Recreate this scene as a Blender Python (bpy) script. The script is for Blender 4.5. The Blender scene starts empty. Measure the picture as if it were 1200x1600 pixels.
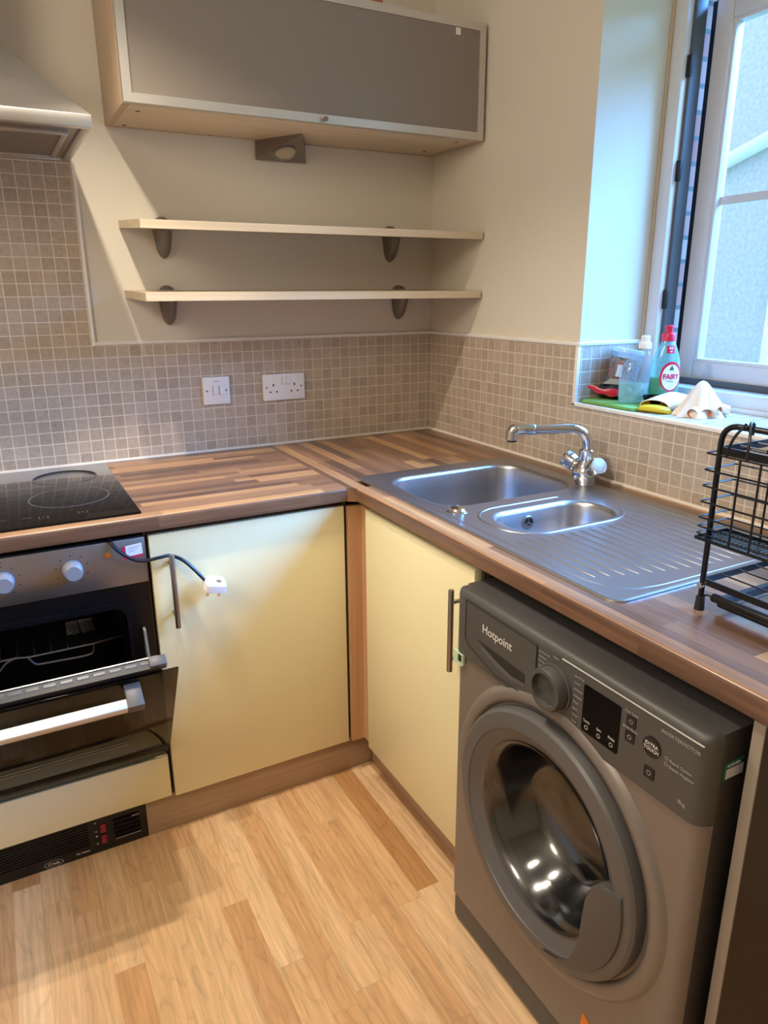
import bpy, bmesh, math, random
from mathutils import Vector, Matrix
random.seed(7)
PI = math.pi
sc = bpy.context.scene
COL = sc.collection

# ------------------------------------------------------------------ camera, world, lights, exposure
cam_d = bpy.data.cameras.new('camera')
cam = bpy.data.objects.new('camera', cam_d)
COL.objects.link(cam)
cam.location = (-1.39000, -2.23690, 1.34740)
cam.rotation_mode = 'XYZ'
cam.rotation_euler = (1.2743, 0.0057, -0.4936)
cam_d.sensor_fit = 'HORIZONTAL'
cam_d.sensor_width = 36.0
cam_d.lens = 36.0 * 1122.98 / 1200.0
cam_d.clip_start = 0.02
sc.camera = cam

world = bpy.data.worlds.new('sky')
sc.world = world
world.use_nodes = True
bg = world.node_tree.nodes['Background']
bg.inputs['Color'].default_value = (0.50, 0.72, 1.0, 1)
bg.inputs['Strength'].default_value = 2.2

def lamp(name, kind, loc, power, color, size=0.03, **k):
    d = bpy.data.lights.new(name, kind)
    d.energy = power
    d.color = color
    if kind in ('POINT', 'SPOT'):
        d.shadow_soft_size = size
    for a, b in k.items():
        setattr(d, a, b)
    o = bpy.data.objects.new(name, d)
    COL.objects.link(o)
    o.location = loc
    return o
WARM = (1.0, 0.885, 0.72)
lamp('overhead_spot', 'SPOT', (-1.29, -0.84, 2.27), 50, WARM, 0.020, spot_size=math.radians(130), spot_blend=0.5)
lamp('overhead_spot', 'SPOT', (-1.05, -0.74, 2.27), 42, WARM, 0.020, spot_size=math.radians(66), spot_blend=0.35)
lamp('overhead_spot', 'SPOT', (-1.20, -1.80, 2.33), 16, WARM, 0.10, spot_size=math.radians(104), spot_blend=0.5)  # added fill spot, brightens the floor and the unit fronts
lamp('fill_light', 'POINT', (-2.45, -1.70, 2.10), 44, (1.0, 0.90, 0.77), 0.30)  # soft unseen fill, added to lift the upper walls
sky = lamp('bright_sky', 'SUN', (6, -4, 6), 34, (0.12, 0.40, 1.0), angle=math.radians(55))
sky.rotation_euler = (Vector((-1, 0.55, -1.0))).to_track_quat('-Z', 'Y').to_euler()
po = lamp('window_daylight', 'AREA', (0.33, -1.55, 1.58), 1, (1, 1, 1), shape='RECTANGLE', size=1.04, size_y=1.60)
po.rotation_euler = (0, PI / 2, 0)
po.data.cycles.is_portal = True

sc.view_settings.view_transform = 'Standard'
sc.view_settings.look = 'None'
sc.view_settings.exposure = 0.12
sc.view_settings.gamma = 1.0
sc.view_settings.use_curve_mapping = False

# ------------------------------------------------------------------ materials
def lin(c):
    if isinstance(c, str):
        c = [int(c[i:i + 2], 16) / 255 for i in (0, 2, 4)]
        c = [x / 12.92 if x <= 0.04045 else ((x + 0.055) / 1.055) ** 2.4 for x in c]
    return (c[0], c[1], c[2], 1)

class NT:
    def __init__(s, name):
        s.m = bpy.data.materials.new(name)
        s.m.use_nodes = True
        s.t = s.m.node_tree
        s.b = s.t.nodes['Principled BSDF']
    def n(s, typ, **kw):
        x = s.t.nodes.new(typ)
        for k, v in kw.items():
            setattr(x, k, v)
        return x
    def put(s, sock, v):
        if hasattr(v, 'is_output'):
            s.t.links.new(v, sock)
        else:
            sock.default_value = v
    def math(s, op, a, b=0.0, c=None):
        x = s.n('ShaderNodeMath', operation=op)
        s.put(x.inputs[0], a)
        s.put(x.inputs[1], b)
        if c is not None:
            s.put(x.inputs[2], c)
        return x.outputs[0]
    def xyz(s):
        tc = s.n('ShaderNodeTexCoord')
        sp = s.n('ShaderNodeSeparateXYZ')
        s.t.links.new(tc.outputs['Object'], sp.inputs[0])
        s.obj = tc.outputs['Object']
        return sp.outputs
    def comb(s, x, y, z=0.0):
        c = s.n('ShaderNodeCombineXYZ')
        for i, v in enumerate((x, y, z)):
            s.put(c.inputs[i], v)
        return c.outputs[0]
    def noise(s, vec, scale=5.0, detail=3.0, rough=0.5, w=None, dist=0.0):
        x = s.n('ShaderNodeTexNoise', noise_dimensions='4D' if w is not None else '3D')
        s.put(x.inputs['Vector'], vec)
        x.inputs['Scale'].default_value = scale
        x.inputs['Detail'].default_value = detail
        x.inputs['Roughness'].default_value = rough
        x.inputs['Distortion'].default_value = dist
        if w is not None:
            s.put(x.inputs['W'], w)
        return x.outputs['Fac']
    def ramp(s, f, stops, const=False):
        x = s.n('ShaderNodeValToRGB')
        s.put(x.inputs[0], f)
        e = x.color_ramp.elements
        while len(e) > 1:
            e.remove(e[-1])
        e[0].position, e[0].color = stops[0][0], lin(stops[0][1])
        for p, c in stops[1:]:
            k = e.new(p)
            k.color = lin(c)
        if const:
            x.color_ramp.interpolation = 'CONSTANT'
        return x.outputs[0]
    def mix(s, f, a, b, mode='MIX'):
        x = s.n('ShaderNodeMix', data_type='RGBA', blend_type=mode)
        s.put(x.inputs[0], f)
        s.put(x.inputs[6], a)
        s.put(x.inputs[7], b)
        return x.outputs[2]
    def bump(s, h, strength=0.2, dist=0.002):
        x = s.n('ShaderNodeBump')
        s.put(x.inputs['Height'], h)
        x.inputs['Strength'].default_value = strength
        x.inputs['Distance'].default_value = dist
        s.t.links.new(x.outputs[0], s.b.inputs['Normal'])
    def set(s, **kw):
        for k, v in kw.items():
            s.put(s.b.inputs[k.replace('_', ' ')], v)
        return s

def plain(name, col, rough=0.5, metal=0.0, var=0.06, scale=14.0, bump=0.0, bscale=120.0, coat=0.0, **kw):
    k = NT(name)
    k.xyz()
    c = lin(col)
    f = k.noise(k.obj, scale, 3.0)
    dk = tuple(x * (1 - var) for x in c[:3]) + (1,)
    br = tuple(min(1, x * (1 + var)) for x in c[:3]) + (1,)
    k.set(Base_Color=k.mix(f, dk, br), Roughness=rough, Metallic=metal)
    if coat:
        k.set(Coat_Weight=coat, Coat_Roughness=0.05)
    if bump:
        k.bump(k.noise(k.obj, bscale, 2.0), bump, 0.001)
    for a, b in kw.items():
        k.set(**{a: b})
    return k.m

def brushed(name, col, axis='x', rough=0.28, metal=0.95, amount=0.12):
    k = NT(name)
    o = k.xyz()
    s = {'x': (4, 500, 500), 'y': (500, 4, 500), 'z': (500, 500, 4)}[axis]
    v = k.comb(k.math('MULTIPLY', o[0], s[0]), k.math('MULTIPLY', o[1], s[1]), k.math('MULTIPLY', o[2], s[2]))
    f = k.noise(v, 1.0, 2.0)
    g = k.noise(k.obj, 9.0, 4.0)
    c = lin(col)
    k.set(Base_Color=k.mix(f, tuple(x * .88 for x in c[:3]) + (1,), c), Metallic=metal)
    k.set(Roughness=k.math('ADD', k.math('MULTIPLY', g, amount), k.math('ADD', k.math('MULTIPLY', f, 0.08), rough - amount / 2)))
    k.bump(f, 0.03, 0.0005)
    return k.m

def planks(name, along, width, length, off, stops, rough=0.35, grain=0.25, gap=0.35, gapw=0.012, bump=0.05, coat=0.0, cath=0.0, edge=None):
    k = NT(name)
    o = k.xyz()
    if along == 'x':
        u, v = o[0], k.math('ADD', o[1], o[2])
    else:
        u, v = o[1], k.math('ADD', o[0], o[2])
    vv = k.math('DIVIDE', k.math('SUBTRACT', v, off), width)
    iv = k.math('FLOOR', vv)
    r1 = k.n('ShaderNodeTexWhiteNoise', noise_dimensions='1D')
    k.put(r1.inputs['W'], iv)
    uu = k.math('ADD', k.math('DIVIDE', u, length), k.math('MULTIPLY', r1.outputs[0], 7.3))
    iu = k.math('FLOOR', uu)
    r2 = k.n('ShaderNodeTexWhiteNoise', noise_dimensions='2D')
    k.put(r2.inputs['Vector'], k.comb(iv, iu))
    rnd = r2.outputs[0]
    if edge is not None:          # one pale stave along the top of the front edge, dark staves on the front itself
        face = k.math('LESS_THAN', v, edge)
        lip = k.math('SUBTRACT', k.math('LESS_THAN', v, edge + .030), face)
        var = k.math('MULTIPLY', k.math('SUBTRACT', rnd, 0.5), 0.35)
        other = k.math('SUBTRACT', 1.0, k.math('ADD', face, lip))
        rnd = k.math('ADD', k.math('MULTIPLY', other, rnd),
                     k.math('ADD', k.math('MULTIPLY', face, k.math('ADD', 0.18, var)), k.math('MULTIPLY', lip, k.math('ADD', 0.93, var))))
    base = k.ramp(rnd, stops)
    gv = k.comb(k.math('MULTIPLY', u, 5.0), k.math('MULTIPLY', v, 90.0), k.math('MULTIPLY', rnd, 40.0))
    g = k.noise(gv, 1.0, 5.0, 0.6)
    gc = k.ramp(g, [(0.3, (1 - grain,) * 3), (0.7, (1 + grain * .35,) * 3)])
    col = k.mix(1.0, base, gc, 'MULTIPLY')
    if cath:
        cv = k.comb(k.math('MULTIPLY', u, 3.2), k.math('MULTIPLY', v, 22.0), k.math('MULTIPLY', rnd, 31.0))
        cn = k.math('FRACT', k.math('MULTIPLY', k.noise(cv, 1.0, 1.0), 9.0))
        cc = k.ramp(cn, [(0.0, (1 - cath,) * 3), (0.25, (1.0,) * 3), (0.9, (1.0,) * 3), (1.0, (1 - cath,) * 3)])
        col = k.mix(1.0, col, cc, 'MULTIPLY')
    fv = k.math('FRACT', vv)
    fu = k.math('FRACT', uu)
    e = k.math('MINIMUM', k.math('MINIMUM', fv, k.math('SUBTRACT', 1.0, fv)),
               k.math('MULTIPLY', k.math('MINIMUM', fu, k.math('SUBTRACT', 1.0, fu)), length / width))
    line = k.math('LESS_THAN', e, gapw)
    col = k.mix(k.math('MULTIPLY', line, gap), col, (0.06, 0.03, 0.015, 1))
    k.set(Base_Color=col, Roughness=k.math('ADD', rough - .06, k.math('MULTIPLY', g, .12)))
    if coat:
        k.set(Coat_Weight=coat, Coat_Roughness=0.18)
    k.bump(g, bump, 0.0006)
    return k.m

def grainwood(name, along, c1, c2, rough=0.45, fine=60.0):
    k = NT(name)
    o = k.xyz()
    s = [fine, fine, fine]
    s['xyz'.index(along)] = 2.5
    v = k.comb(*[k.math('MULTIPLY', o[i], s[i]) for i in range(3)])
    g = k.noise(v, 1.0, 5.0, 0.6)
    k.set(Base_Color=k.ramp(g, [(0.3, c1), (0.72, c2)]), Roughness=rough)
    k.bump(g, 0.04, 0.0005)
    return k.m

PITCH = 0.0338
TZ = 1.2062          # grout line under the white trim
def tiles(name, ua, va, u0, v0, stops, grout, rough=0.38, stains=False):
    k = NT(name)
    o = k.xyz()
    ix = 'xyz'
    u = k.math('DIVIDE', k.math('SUBTRACT', o[ix.index(ua)], u0), PITCH)
    v = k.math('DIVIDE', k.math('SUBTRACT', o[ix.index(va)], v0), PITCH)
    fu, fv = k.math('FRACT', u), k.math('FRACT', v)
    e = k.math('MINIMUM', k.math('MINIMUM', fu, k.math('SUBTRACT', 1.0, fu)), k.math('MINIMUM', fv, k.math('SUBTRACT', 1.0, fv)))
    wob = k.math('MULTIPLY', k.noise(k.obj, 160.0, 2.0), 0.022)
    e = k.math('ADD', e, k.math('SUBTRACT', wob, 0.011))
    mr = k.n('ShaderNodeMapRange')
    k.put(mr.inputs['Value'], e)
    mr.inputs['From Min'].default_value = 0.026
    mr.inputs['From Max'].default_value = 0.050
    mask = mr.outputs[0]
    r = k.n('ShaderNodeTexWhiteNoise', noise_dimensions='2D')
    k.put(r.inputs['Vector'], k.comb(k.math('FLOOR', u), k.math('FLOOR', v)))
    base = k.ramp(r.outputs[0], stops)
    mot = k.ramp(k.noise(k.obj, 85.0, 4.0, 0.6), [(0.3, (.86,) * 3), (0.7, (1.08,) * 3)])
    base = k.mix(1.0, base, mot, 'MULTIPLY')
    if stains:
        vo = k.n('ShaderNodeTexVoronoi')
        k.put(vo.inputs['Vector'], k.obj)
        vo.inputs['Scale'].default_value = 38.0
        spot = k.math('LESS_THAN', vo.outputs['Distance'], 0.13)
        zone = k.math('MULTIPLY', k.math('LESS_THAN', o[0], -1.19), k.math('LESS_THAN', o[2], 1.24))
        keep = k.math('GREATER_THAN', k.noise(k.obj, 9.0, 2.0), 0.5)
        base = k.mix(k.math('MULTIPLY', k.math('MULTIPLY', spot, zone), k.math('MULTIPLY', keep, 0.35)), base, (0.06, 0.05, 0.04, 1))
    k.set(Base_Color=k.mix(mask, lin(grout), base))
    k.set(Roughness=k.math('SUBTRACT', 0.75, k.math('MULTIPLY', mask, 0.75 - rough)))
    k.bump(mask, 0.35, 0.0012)
    return k.m

TILE_STOPS = [(0.0, 'ab9a88'), (0.35, 'b2a28f'), (0.65, 'b5a491'), (1.0, 'bbab99')]
M = {}
M['tile_back'] = tiles('beige mosaic tile back', 'x', 'z', -0.4794 * PITCH, TZ, TILE_STOPS, 'd6ccbd', stains=True)
M['tile_right'] = tiles('beige mosaic tile right', 'y', 'z', -0.2447 * PITCH, TZ, TILE_STOPS, 'd2c6b6')
M['tile_reveal'] = tiles('beige mosaic tile reveal', 'x', 'z', 0.012, TZ, TILE_STOPS, 'd9d2c8')
M['tile_sill'] = tiles('beige mosaic tile sill', 'y', 'x', -0.2447 * PITCH, 0.014, [(0, 'b5a898'), (1, 'c5b9aa')], 'e3ddd4', rough=.25)
M['paint'] = plain('cream wall paint', 'd8d0bf', 0.9, var=0.02, scale=3.0, bump=0.06, bscale=220.0)
M['ceiling'] = plain('white ceiling paint', 'e6e2da', 0.95, var=0.02)
M['trim'] = plain('white tile trim plastic', 'e8e4de', 0.35, var=0.02)
M['bead_tan'] = plain('old tan sealant', 'b7a488', 0.7)
M['grout_bead'] = plain('white sealant bead', 'dcd3c8', 0.6, var=0.05, scale=60)
FL = [(0.0, 'b88655'), (0.16, 'c79668'), (0.45, 'dab082'), (0.8, 'e7c298'), (1.0, 'd6a87a')]
M['floor'] = planks('beech plank floor', 'y', 0.06, 0.62, -1.225, FL, 0.40, 0.26, 0.22, 0.009, 0.03, cath=0.14)
WT = [(0.0, '64493a'), (0.22, '7a5944'), (0.5, '8f694e'), (0.80, 'a27857'), (1.0, 'c49463')]
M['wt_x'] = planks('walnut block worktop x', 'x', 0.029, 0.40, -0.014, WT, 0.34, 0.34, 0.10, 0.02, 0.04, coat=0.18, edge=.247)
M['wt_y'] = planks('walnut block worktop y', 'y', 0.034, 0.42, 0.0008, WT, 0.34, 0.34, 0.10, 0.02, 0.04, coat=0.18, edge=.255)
M['cream'] = plain('cream cupboard lacquer', 'e6dcb2', 0.33, var=0.015, scale=4)
M['beech'] = grainwood('pale maple board', 'x', 'c6b092', 'd6c4a6', 0.42)
M['beech_z'] = grainwood('pale maple panel', 'z', 'b0967a', 'c2a88a', 0.45)
M['post'] = grainwood('beech corner post', 'z', 'b58a62', 'c69c74', 0.45, 90)
M['plinth_x'] = grainwood('beech plinth x', 'x', 'a08467', 'b0947a', 0.4, 80)
M['plinth_y'] = grainwood('beech plinth y', 'y', 'a08467', 'b0947a', 0.4, 80)
M['carcass'] = plain('dark cabinet interior', '54473a', 0.7)
M['steel'] = brushed('brushed stainless steel x', 'c9c5c0', 'x', 0.30)
M['steel_y'] = brushed('brushed stainless steel y', 'b4b4b8', 'y', 0.29)
M['steel_hood'] = brushed('brushed hood steel', 'a39d97', 'x', 0.30)
M['steel_fascia'] = brushed('brushed fascia steel', 'a5a19c', 'z', 0.33)
M['chrome'] = plain('polished chrome', 'd8dade', 0.07, 1.0, var=0.01)
M['handle'] = brushed('satin steel handle', '9f9690', 'z', 0.30)
M['alu'] = brushed('satin aluminium', 'd6d1c8', 'x', 0.36, 0.75)
M['pewter'] = plain('brown grey pewter metal', '80766e', 0.42, 0.45, var=0.05)
M['black'] = plain('black plastic', '0b0b0c', 0.45)
M['black_gloss'] = plain('black gloss', '0a090a', 0.12, Specular_IOR_Level=0.10)
M['black_wire'] = plain('black coated wire', '0b0c10', 0.30)
M['void'] = plain('black enamel', '07070a', 0.30)
M['hob'] = plain('black ceramic hob glass', '060607', 0.07, var=0.02, Specular_IOR_Level=0.36)
M['hob_mark'] = plain('grey hob print', '4a4b4e', 0.3)
M['white_plastic'] = plain('white moulded plastic', 'e9e8ea', 0.30, var=0.01)
M['grey_mark'] = plain('grey print', '9a9a9a', 0.5)
M['dark_mark'] = plain('dark print', '2b2b2d', 0.5)
M['knob'] = plain('silver plastic knob', '868a94', 0.38, 0.2)
M['frost'] = plain('grey brown frosted glass', '857a6e', 0.5, var=0.02, bump=0.12, bscale=600)
M['wm_panel'] = plain('graphite washer panel', '7d7570', 0.38, 0.35, var=0.02)
M['wm_console'] = plain('dark graphite console', '4a4847', 0.45, 0.1, var=0.02)
M['wm_ring'] = plain('graphite door ring', '595757', 0.40, 0.15, var=0.02)
M['wm_side'] = plain('washer side sheet', '4c4a4a', 0.42, 0.2)
M['wm_text'] = plain('silver lettering', 'c9c7c4', 0.4)
M['rubber'] = plain('dark rubber', '1b1b1d', 0.6)
M['steel_drum'] = brushed('drum steel', 'a8a4a0', 'y', 0.38, 0.6)
M['upvc'] = plain('white window plastic', 'cfcfd2', 0.30, var=0.01)
M['sash_seal'] = plain('grey window seal', '4a5157', 0.5)
M['oven_grey'] = plain('dark grey bracket', '57534f', 0.45, 0.2)
M['shade_dark_board'] = plain('brown board darkened for shade', '3b2d27', 0.5)  # end panel side: shade under the worktop put into the board colour
M['render_wall'] = plain('white pebble render', 'cfd0cc', 0.9, var=0.28, scale=55, bump=1.0, bscale=70)
M['pipe'] = plain('white drain pipe', 'f2f2f2', 0.4)
M['leaf'] = plain('garden leaves', '4f8a3a', 0.6, var=0.3, scale=20)
M['grass'] = plain('garden grass', '6f9a52', 0.9, var=0.2, scale=6)
M['lens'] = plain('frosted lamp lens', 'b5a88f', 0.3)
M['orange'] = plain('amber lamp', 'b5651d', 0.25)
M['orange_label'] = plain('orange paper', 'd9761c', 0.5)
M['label_white'] = plain('white label', 'e3e4ee', 0.45)
M['label_red'] = plain('red label print', 'c02a4a', 0.45)
M['label_green'] = plain('green label print', '2a6b52', 0.45)
M['label_pale'] = plain('pale green label', 'b9cfae', 0.45)
M['red_switch'] = plain('red switch', '8c1f2c', 0.4)
M['terracotta'] = plain('terracotta card', 'b06a50', 0.7)
M['cable'] = plain('black cable', '101624', 0.30)
M['green_cloth'] = plain('green microfibre cloth', '709c4e', 0.95, var=0.15, scale=90, bump=0.5, bscale=500)
M['glove_white'] = plain('cream glove rubber', 'eadcc8', 0.45, var=0.05)
M['glove_yellow'] = plain('yellow glove lining', 'd6b81e', 0.5, var=0.1)
M['glove_orange'] = plain('orange glove lining', 'd97f4f', 0.5, var=0.1)
M['cap_red'] = plain('red bottle cap', 'd0203f', 0.35)
M['pack_black'] = plain('black packet film', '1c2022', 0.22, var=0.2)
M['pack_red'] = plain('red packet film', 'c01f3a', 0.25)
M['pack_clear'] = plain('silver packet film', 'a9b0b0', 0.2, 0.4)
M['lid_clear'] = plain('clear plastic lid', 'cfdfe8', 0.15, Transmission_Weight=0.6, IOR=1.2)
M['paper_tag'] = plain('barcode paper', 'd8d2c8', 0.6)

def film(name, tint, col, opaque, gloss=0.06, rough=0.08):
    """thin clear plastic or a tinted liquid: partly see-through, partly scattering, with a gloss"""
    k = NT(name)
    k.xyz()
    tr = k.n('ShaderNodeBsdfTransparent')
    tr.inputs[0].default_value = lin(tint)
    df = k.n('ShaderNodeBsdfDiffuse')
    tl = k.n('ShaderNodeBsdfTranslucent')
    for x in (df, tl):
        x.inputs['Color'].default_value = lin(col)
    sc_ = k.n('ShaderNodeMixShader')
    sc_.inputs[0].default_value = 0.5
    k.t.links.new(df.outputs[0], sc_.inputs[1])
    k.t.links.new(tl.outputs[0], sc_.inputs[2])
    m1 = k.n('ShaderNodeMixShader')
    k.put(m1.inputs[0], k.math('MULTIPLY', k.math('ADD', 0.85, k.math('MULTIPLY', k.noise(k.obj, 30), 0.3)), opaque))
    k.t.links.new(tr.outputs[0], m1.inputs[1])
    k.t.links.new(sc_.outputs[0], m1.inputs[2])
    gl = k.n('ShaderNodeBsdfGlossy')
    gl.inputs['Roughness'].default_value = rough
    lw = k.n('ShaderNodeLayerWeight')
    lw.inputs['Blend'].default_value = 0.5
    m2 = k.n('ShaderNodeMixShader')
    k.put(m2.inputs[0], k.math('ADD', gloss, k.math('MULTIPLY', k.math('POWER', lw.outputs['Facing'], 4.0), 0.5)))
    k.t.links.new(m1.outputs[0], m2.inputs[1])
    k.t.links.new(gl.outputs[0], m2.inputs[2])
    k.t.links.new(m2.outputs[0], k.t.nodes['Material Output'].inputs[0])
    return k.m
M['bottle_blue'] = film('clear blue green bottle plastic', 'd6f4ee', 'b9e6de', 0.30)
M['liquid_green'] = film('green washing up liquid', '4fd39a', '1fae72', 0.75)
M['bottle_clear'] = film('clear bottle plastic', 'f4f8fa', 'e2ecf2', 0.12)
M['liquid_pale'] = film('pale clear liquid', 'def2e4', 'c4e6d0', 0.38)
M['lid_clear'] = film('clear plastic lid', 'f0f6fa', 'e4eef4', 0.40)
M['oven_glass'] = film('dark tinted oven glass', '9a8f85', '0a0808', 0.10, 0.035, 0.06)
M['wm_glass'] = film('smoked door glass', 'a9acb3', '101012', 0.05, 0.14, 0.12)

def pane_mat(name, tint, fac):
    k = NT(name)
    k.xyz()
    tr = k.n('ShaderNodeBsdfTransparent')
    tr.inputs[0].default_value = lin(tint)
    gl = k.n('ShaderNodeBsdfGlossy')
    gl.inputs['Roughness'].default_value = 0.02
    lw = k.n('ShaderNodeLayerWeight')
    lw.inputs['Blend'].default_value = 0.5
    sch = k.math('ADD', 0.03, k.math('MULTIPLY', k.math('POWER', lw.outputs['Facing'], 5.0), 0.5))
    mx = k.n('ShaderNodeMixShader')
    k.t.links.new(k.math('MULTIPLY', sch, fac), mx.inputs[0])
    k.t.links.new(tr.outputs[0], mx.inputs[1])
    k.t.links.new(gl.outputs[0], mx.inputs[2])
    k.t.links.new(mx.outputs[0], k.t.nodes['Material Output'].inputs[0])
    return k.m
M['pane'] = pane_mat('clear window glass', (0.96, 0.99, 1.0), 1.0)

def rubber_bands():
    k = NT('coloured rubber bands')
    k.xyz()
    w = k.n('ShaderNodeTexWave', wave_type='BANDS', bands_direction='DIAGONAL')
    k.put(w.inputs['Vector'], k.obj)
    w.inputs['Scale'].default_value = 45
    w.inputs['Distortion'].default_value = 14
    w.inputs['Detail Scale'].default_value = 1.4
    k.set(Base_Color=k.ramp(k.math('FRACT', k.math('ADD', w.outputs['Fac'], k.math('MULTIPLY', k.noise(k.obj, 30), 2.0))),
          [(0, '20201f'), (.2, '2f8a8a'), (.35, 'a8a04a'), (.5, '8a4a3a'), (.62, '222a2a'), (.75, 'd0506a'), (.88, '70a8b8'), (1, '3a2c28')], True), Roughness=.35)
    return k.m
M['bands'] = rubber_bands()

def brick_mat():
    k = NT('red outside brick')
    o = k.xyz()
    br = k.n('ShaderNodeTexBrick')
    k.put(br.inputs['Vector'], k.comb(k.math('ADD', o[0], o[1]), o[2]))
    br.inputs['Scale'].default_value = 1.0
    br.inputs['Brick Width'].default_value = 0.225
    br.inputs['Row Height'].default_value = 0.062
    br.inputs['Mortar Size'].default_value = 0.006
    br.inputs['Color1'].default_value = lin('8f4f46')
    br.inputs['Color2'].default_value = lin('957a6d')
    br.inputs['Mortar'].default_value = lin('55504c')
    k.set(Base_Color=br.outputs[0], Roughness=.9)
    return k.m
M['brick'] = brick_mat()

# ------------------------------------------------------------------ geometry helpers
WL = {}
def V(*a):
    return Vector(a)

def thing(name, label, cat, loc, group=None):
    o = bpy.data.objects.new(name, None)
    COL.objects.link(o)
    o.location = loc
    o.empty_display_size = 0.05
    WL[o] = Vector(loc)
    return tag(o, label, cat, group)

def tag(o, label, cat, group=None):
    o['label'] = label
    o['category'] = cat
    if group:
        o['group'] = group
    return o

def obj(name, bm, mat, parent=None, smooth=30, label=None, origin=None):
    org = WL[parent] if parent else Vector(origin or (0, 0, 0))
    bmesh.ops.translate(bm, verts=bm.verts, vec=-org)
    me = bpy.data.meshes.new(name)
    bmesh.ops.recalc_face_normals(bm, faces=bm.faces)
    bm.to_mesh(me)
    bm.free()
    mats = mat if isinstance(mat, (list, tuple)) else [mat]
    for m in mats:
        me.materials.append(M[m] if isinstance(m, str) else m)
    if smooth:
        for p in me.polygons:
            p.use_smooth = True
        me.set_sharp_from_angle(angle=math.radians(smooth))
    o = bpy.data.objects.new(name, me)
    COL.objects.link(o)
    if parent:
        o.parent = parent
    else:
        o.location = org
    WL[o] = org
    if label:
        o['label'] = label
    return o

def struct(name, bm, mat, parent=None, **k):
    o = obj(name, bm, mat, parent, **k)
    if not parent:
        o['kind'] = 'structure'
    return o

def B():
    return bmesh.new()

def sub(bm, fn, bev=0.0, seg=2, mi=0):
    """build into a scratch mesh, bevel, then append"""
    t = bmesh.new()
    fn(t)
    if bev:
        bmesh.ops.bevel(t, geom=list(t.edges), offset=bev, segments=seg, affect='EDGES', profile=0.5)
    for f in t.faces:
        f.material_index = mi
    me = bpy.data.meshes.new('t')
    t.to_mesh(me)
    t.free()
    bm.from_mesh(me)
    bpy.data.meshes.remove(me)
    return bm

def box(bm, x0, x1, y0, y1, z0, z1, bev=0.0, seg=2, mi=0, mtx=None):
    def f(t):
        vs = [t.verts.new((x, y, z)) for x in (x0, x1) for y in (y0, y1) for z in (z0, z1)]
        for a in ((0, 1, 3, 2), (4, 6, 7, 5), (0, 4, 5, 1), (2, 3, 7, 6), (0, 2, 6, 4), (1, 5, 7, 3)):
            t.faces.new([vs[i] for i in a])
        bmesh.ops.recalc_face_normals(t, faces=t.faces)
        if mtx is not None and not bev:
            t.transform(mtx)
    if mtx is not None and bev:
        s = bmesh.new()
        sub(s, f, bev, seg, mi)
        s.transform(mtx)
        me = bpy.data.meshes.new('t')
        s.to_mesh(me)
        s.free()
        bm.from_mesh(me)
        bpy.data.meshes.remove(me)
        return bm
    return sub(bm, f, bev, seg, mi)

def loft(bm, rings, cap0=True, cap1=True, closed=True, mi=0):
    vr = [[bm.verts.new(p) for p in r] for r in rings]
    n = len(rings[0])
    for a, b in zip(vr, vr[1:]):
        for i in range(n if closed else n - 1):
            j = (i + 1) % n
            f = bm.faces.new((a[i], a[j], b[j], b[i]))
            f.material_index = mi
    if cap0:
        bm.faces.new(list(reversed(vr[0]))).material_index = mi
    if cap1:
        bm.faces.new(vr[-1]).material_index = mi
    return bm

def frame(d):
    d = Vector(d).normalized()
    a = Vector((0, 0, 1)) if abs(d.z) < 0.9 else Vector((1, 0, 0))
    u = d.cross(a).normalized()
    return u, d.cross(u).normalized(), d

def cyl(bm, p0, p1, r0, r1=None, seg=24, bev=0.0, mi=0):
    p0, p1 = Vector(p0), Vector(p1)
    r1 = r0 if r1 is None else r1
    u, w, d = frame(p1 - p0)
    R = []
    L = (p1 - p0).length
    prof = [(0, r0), (L, r1)]
    if bev:
        prof = [(0, max(1e-4, r0 - bev)), (bev * .3, r0 - bev * .3), (bev, r0), (L - bev, r1), (L - bev * .3, r1 - bev * .3), (L, max(1e-4, r1 - bev))]
    for h, r in prof:
        R.append([p0 + d * h + (u * math.cos(a) + w * math.sin(a)) * r for a in [2 * PI * i / seg for i in range(seg)]])
    return loft(bm, R, mi=mi)

def lathe(bm, prof, c, d=(0, 0, 1), seg=32, sx=1.0, sy=1.0, cap0=True, cap1=True, mi=0, uax=None):
    u, w, d = frame(d)
    if uax is not None:
        u = Vector(uax).normalized()
        w = d.cross(u).normalized()
    c = Vector(c)
    R = [[c + d * h + u * (math.cos(a) * r * sx) + w * (math.sin(a) * r * sy) for a in [2 * PI * i / seg for i in range(seg)]] for r, h in prof]
    return loft(bm, R, cap0, cap1, mi=mi)

def fillet(pts, rad, n=5, closed=False):
    pts = [Vector(p) for p in pts]
    out = []
    N = len(pts)
    for i, p in enumerate(pts):
        if not closed and i in (0, N - 1):
            out.append(p)
            continue
        a, b = pts[i - 1], pts[(i + 1) % N]
        d1, d2 = (a - p), (b - p)
        r = min(rad, d1.length * .45, d2.length * .45)
        s, e = p + d1.normalized() * r, p + d2.normalized() * r
        for k in range(n + 1):
            t = k / n
            out.append(s * (1 - t) ** 2 + p * 2 * t * (1 - t) + e * t * t)
    return out

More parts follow.
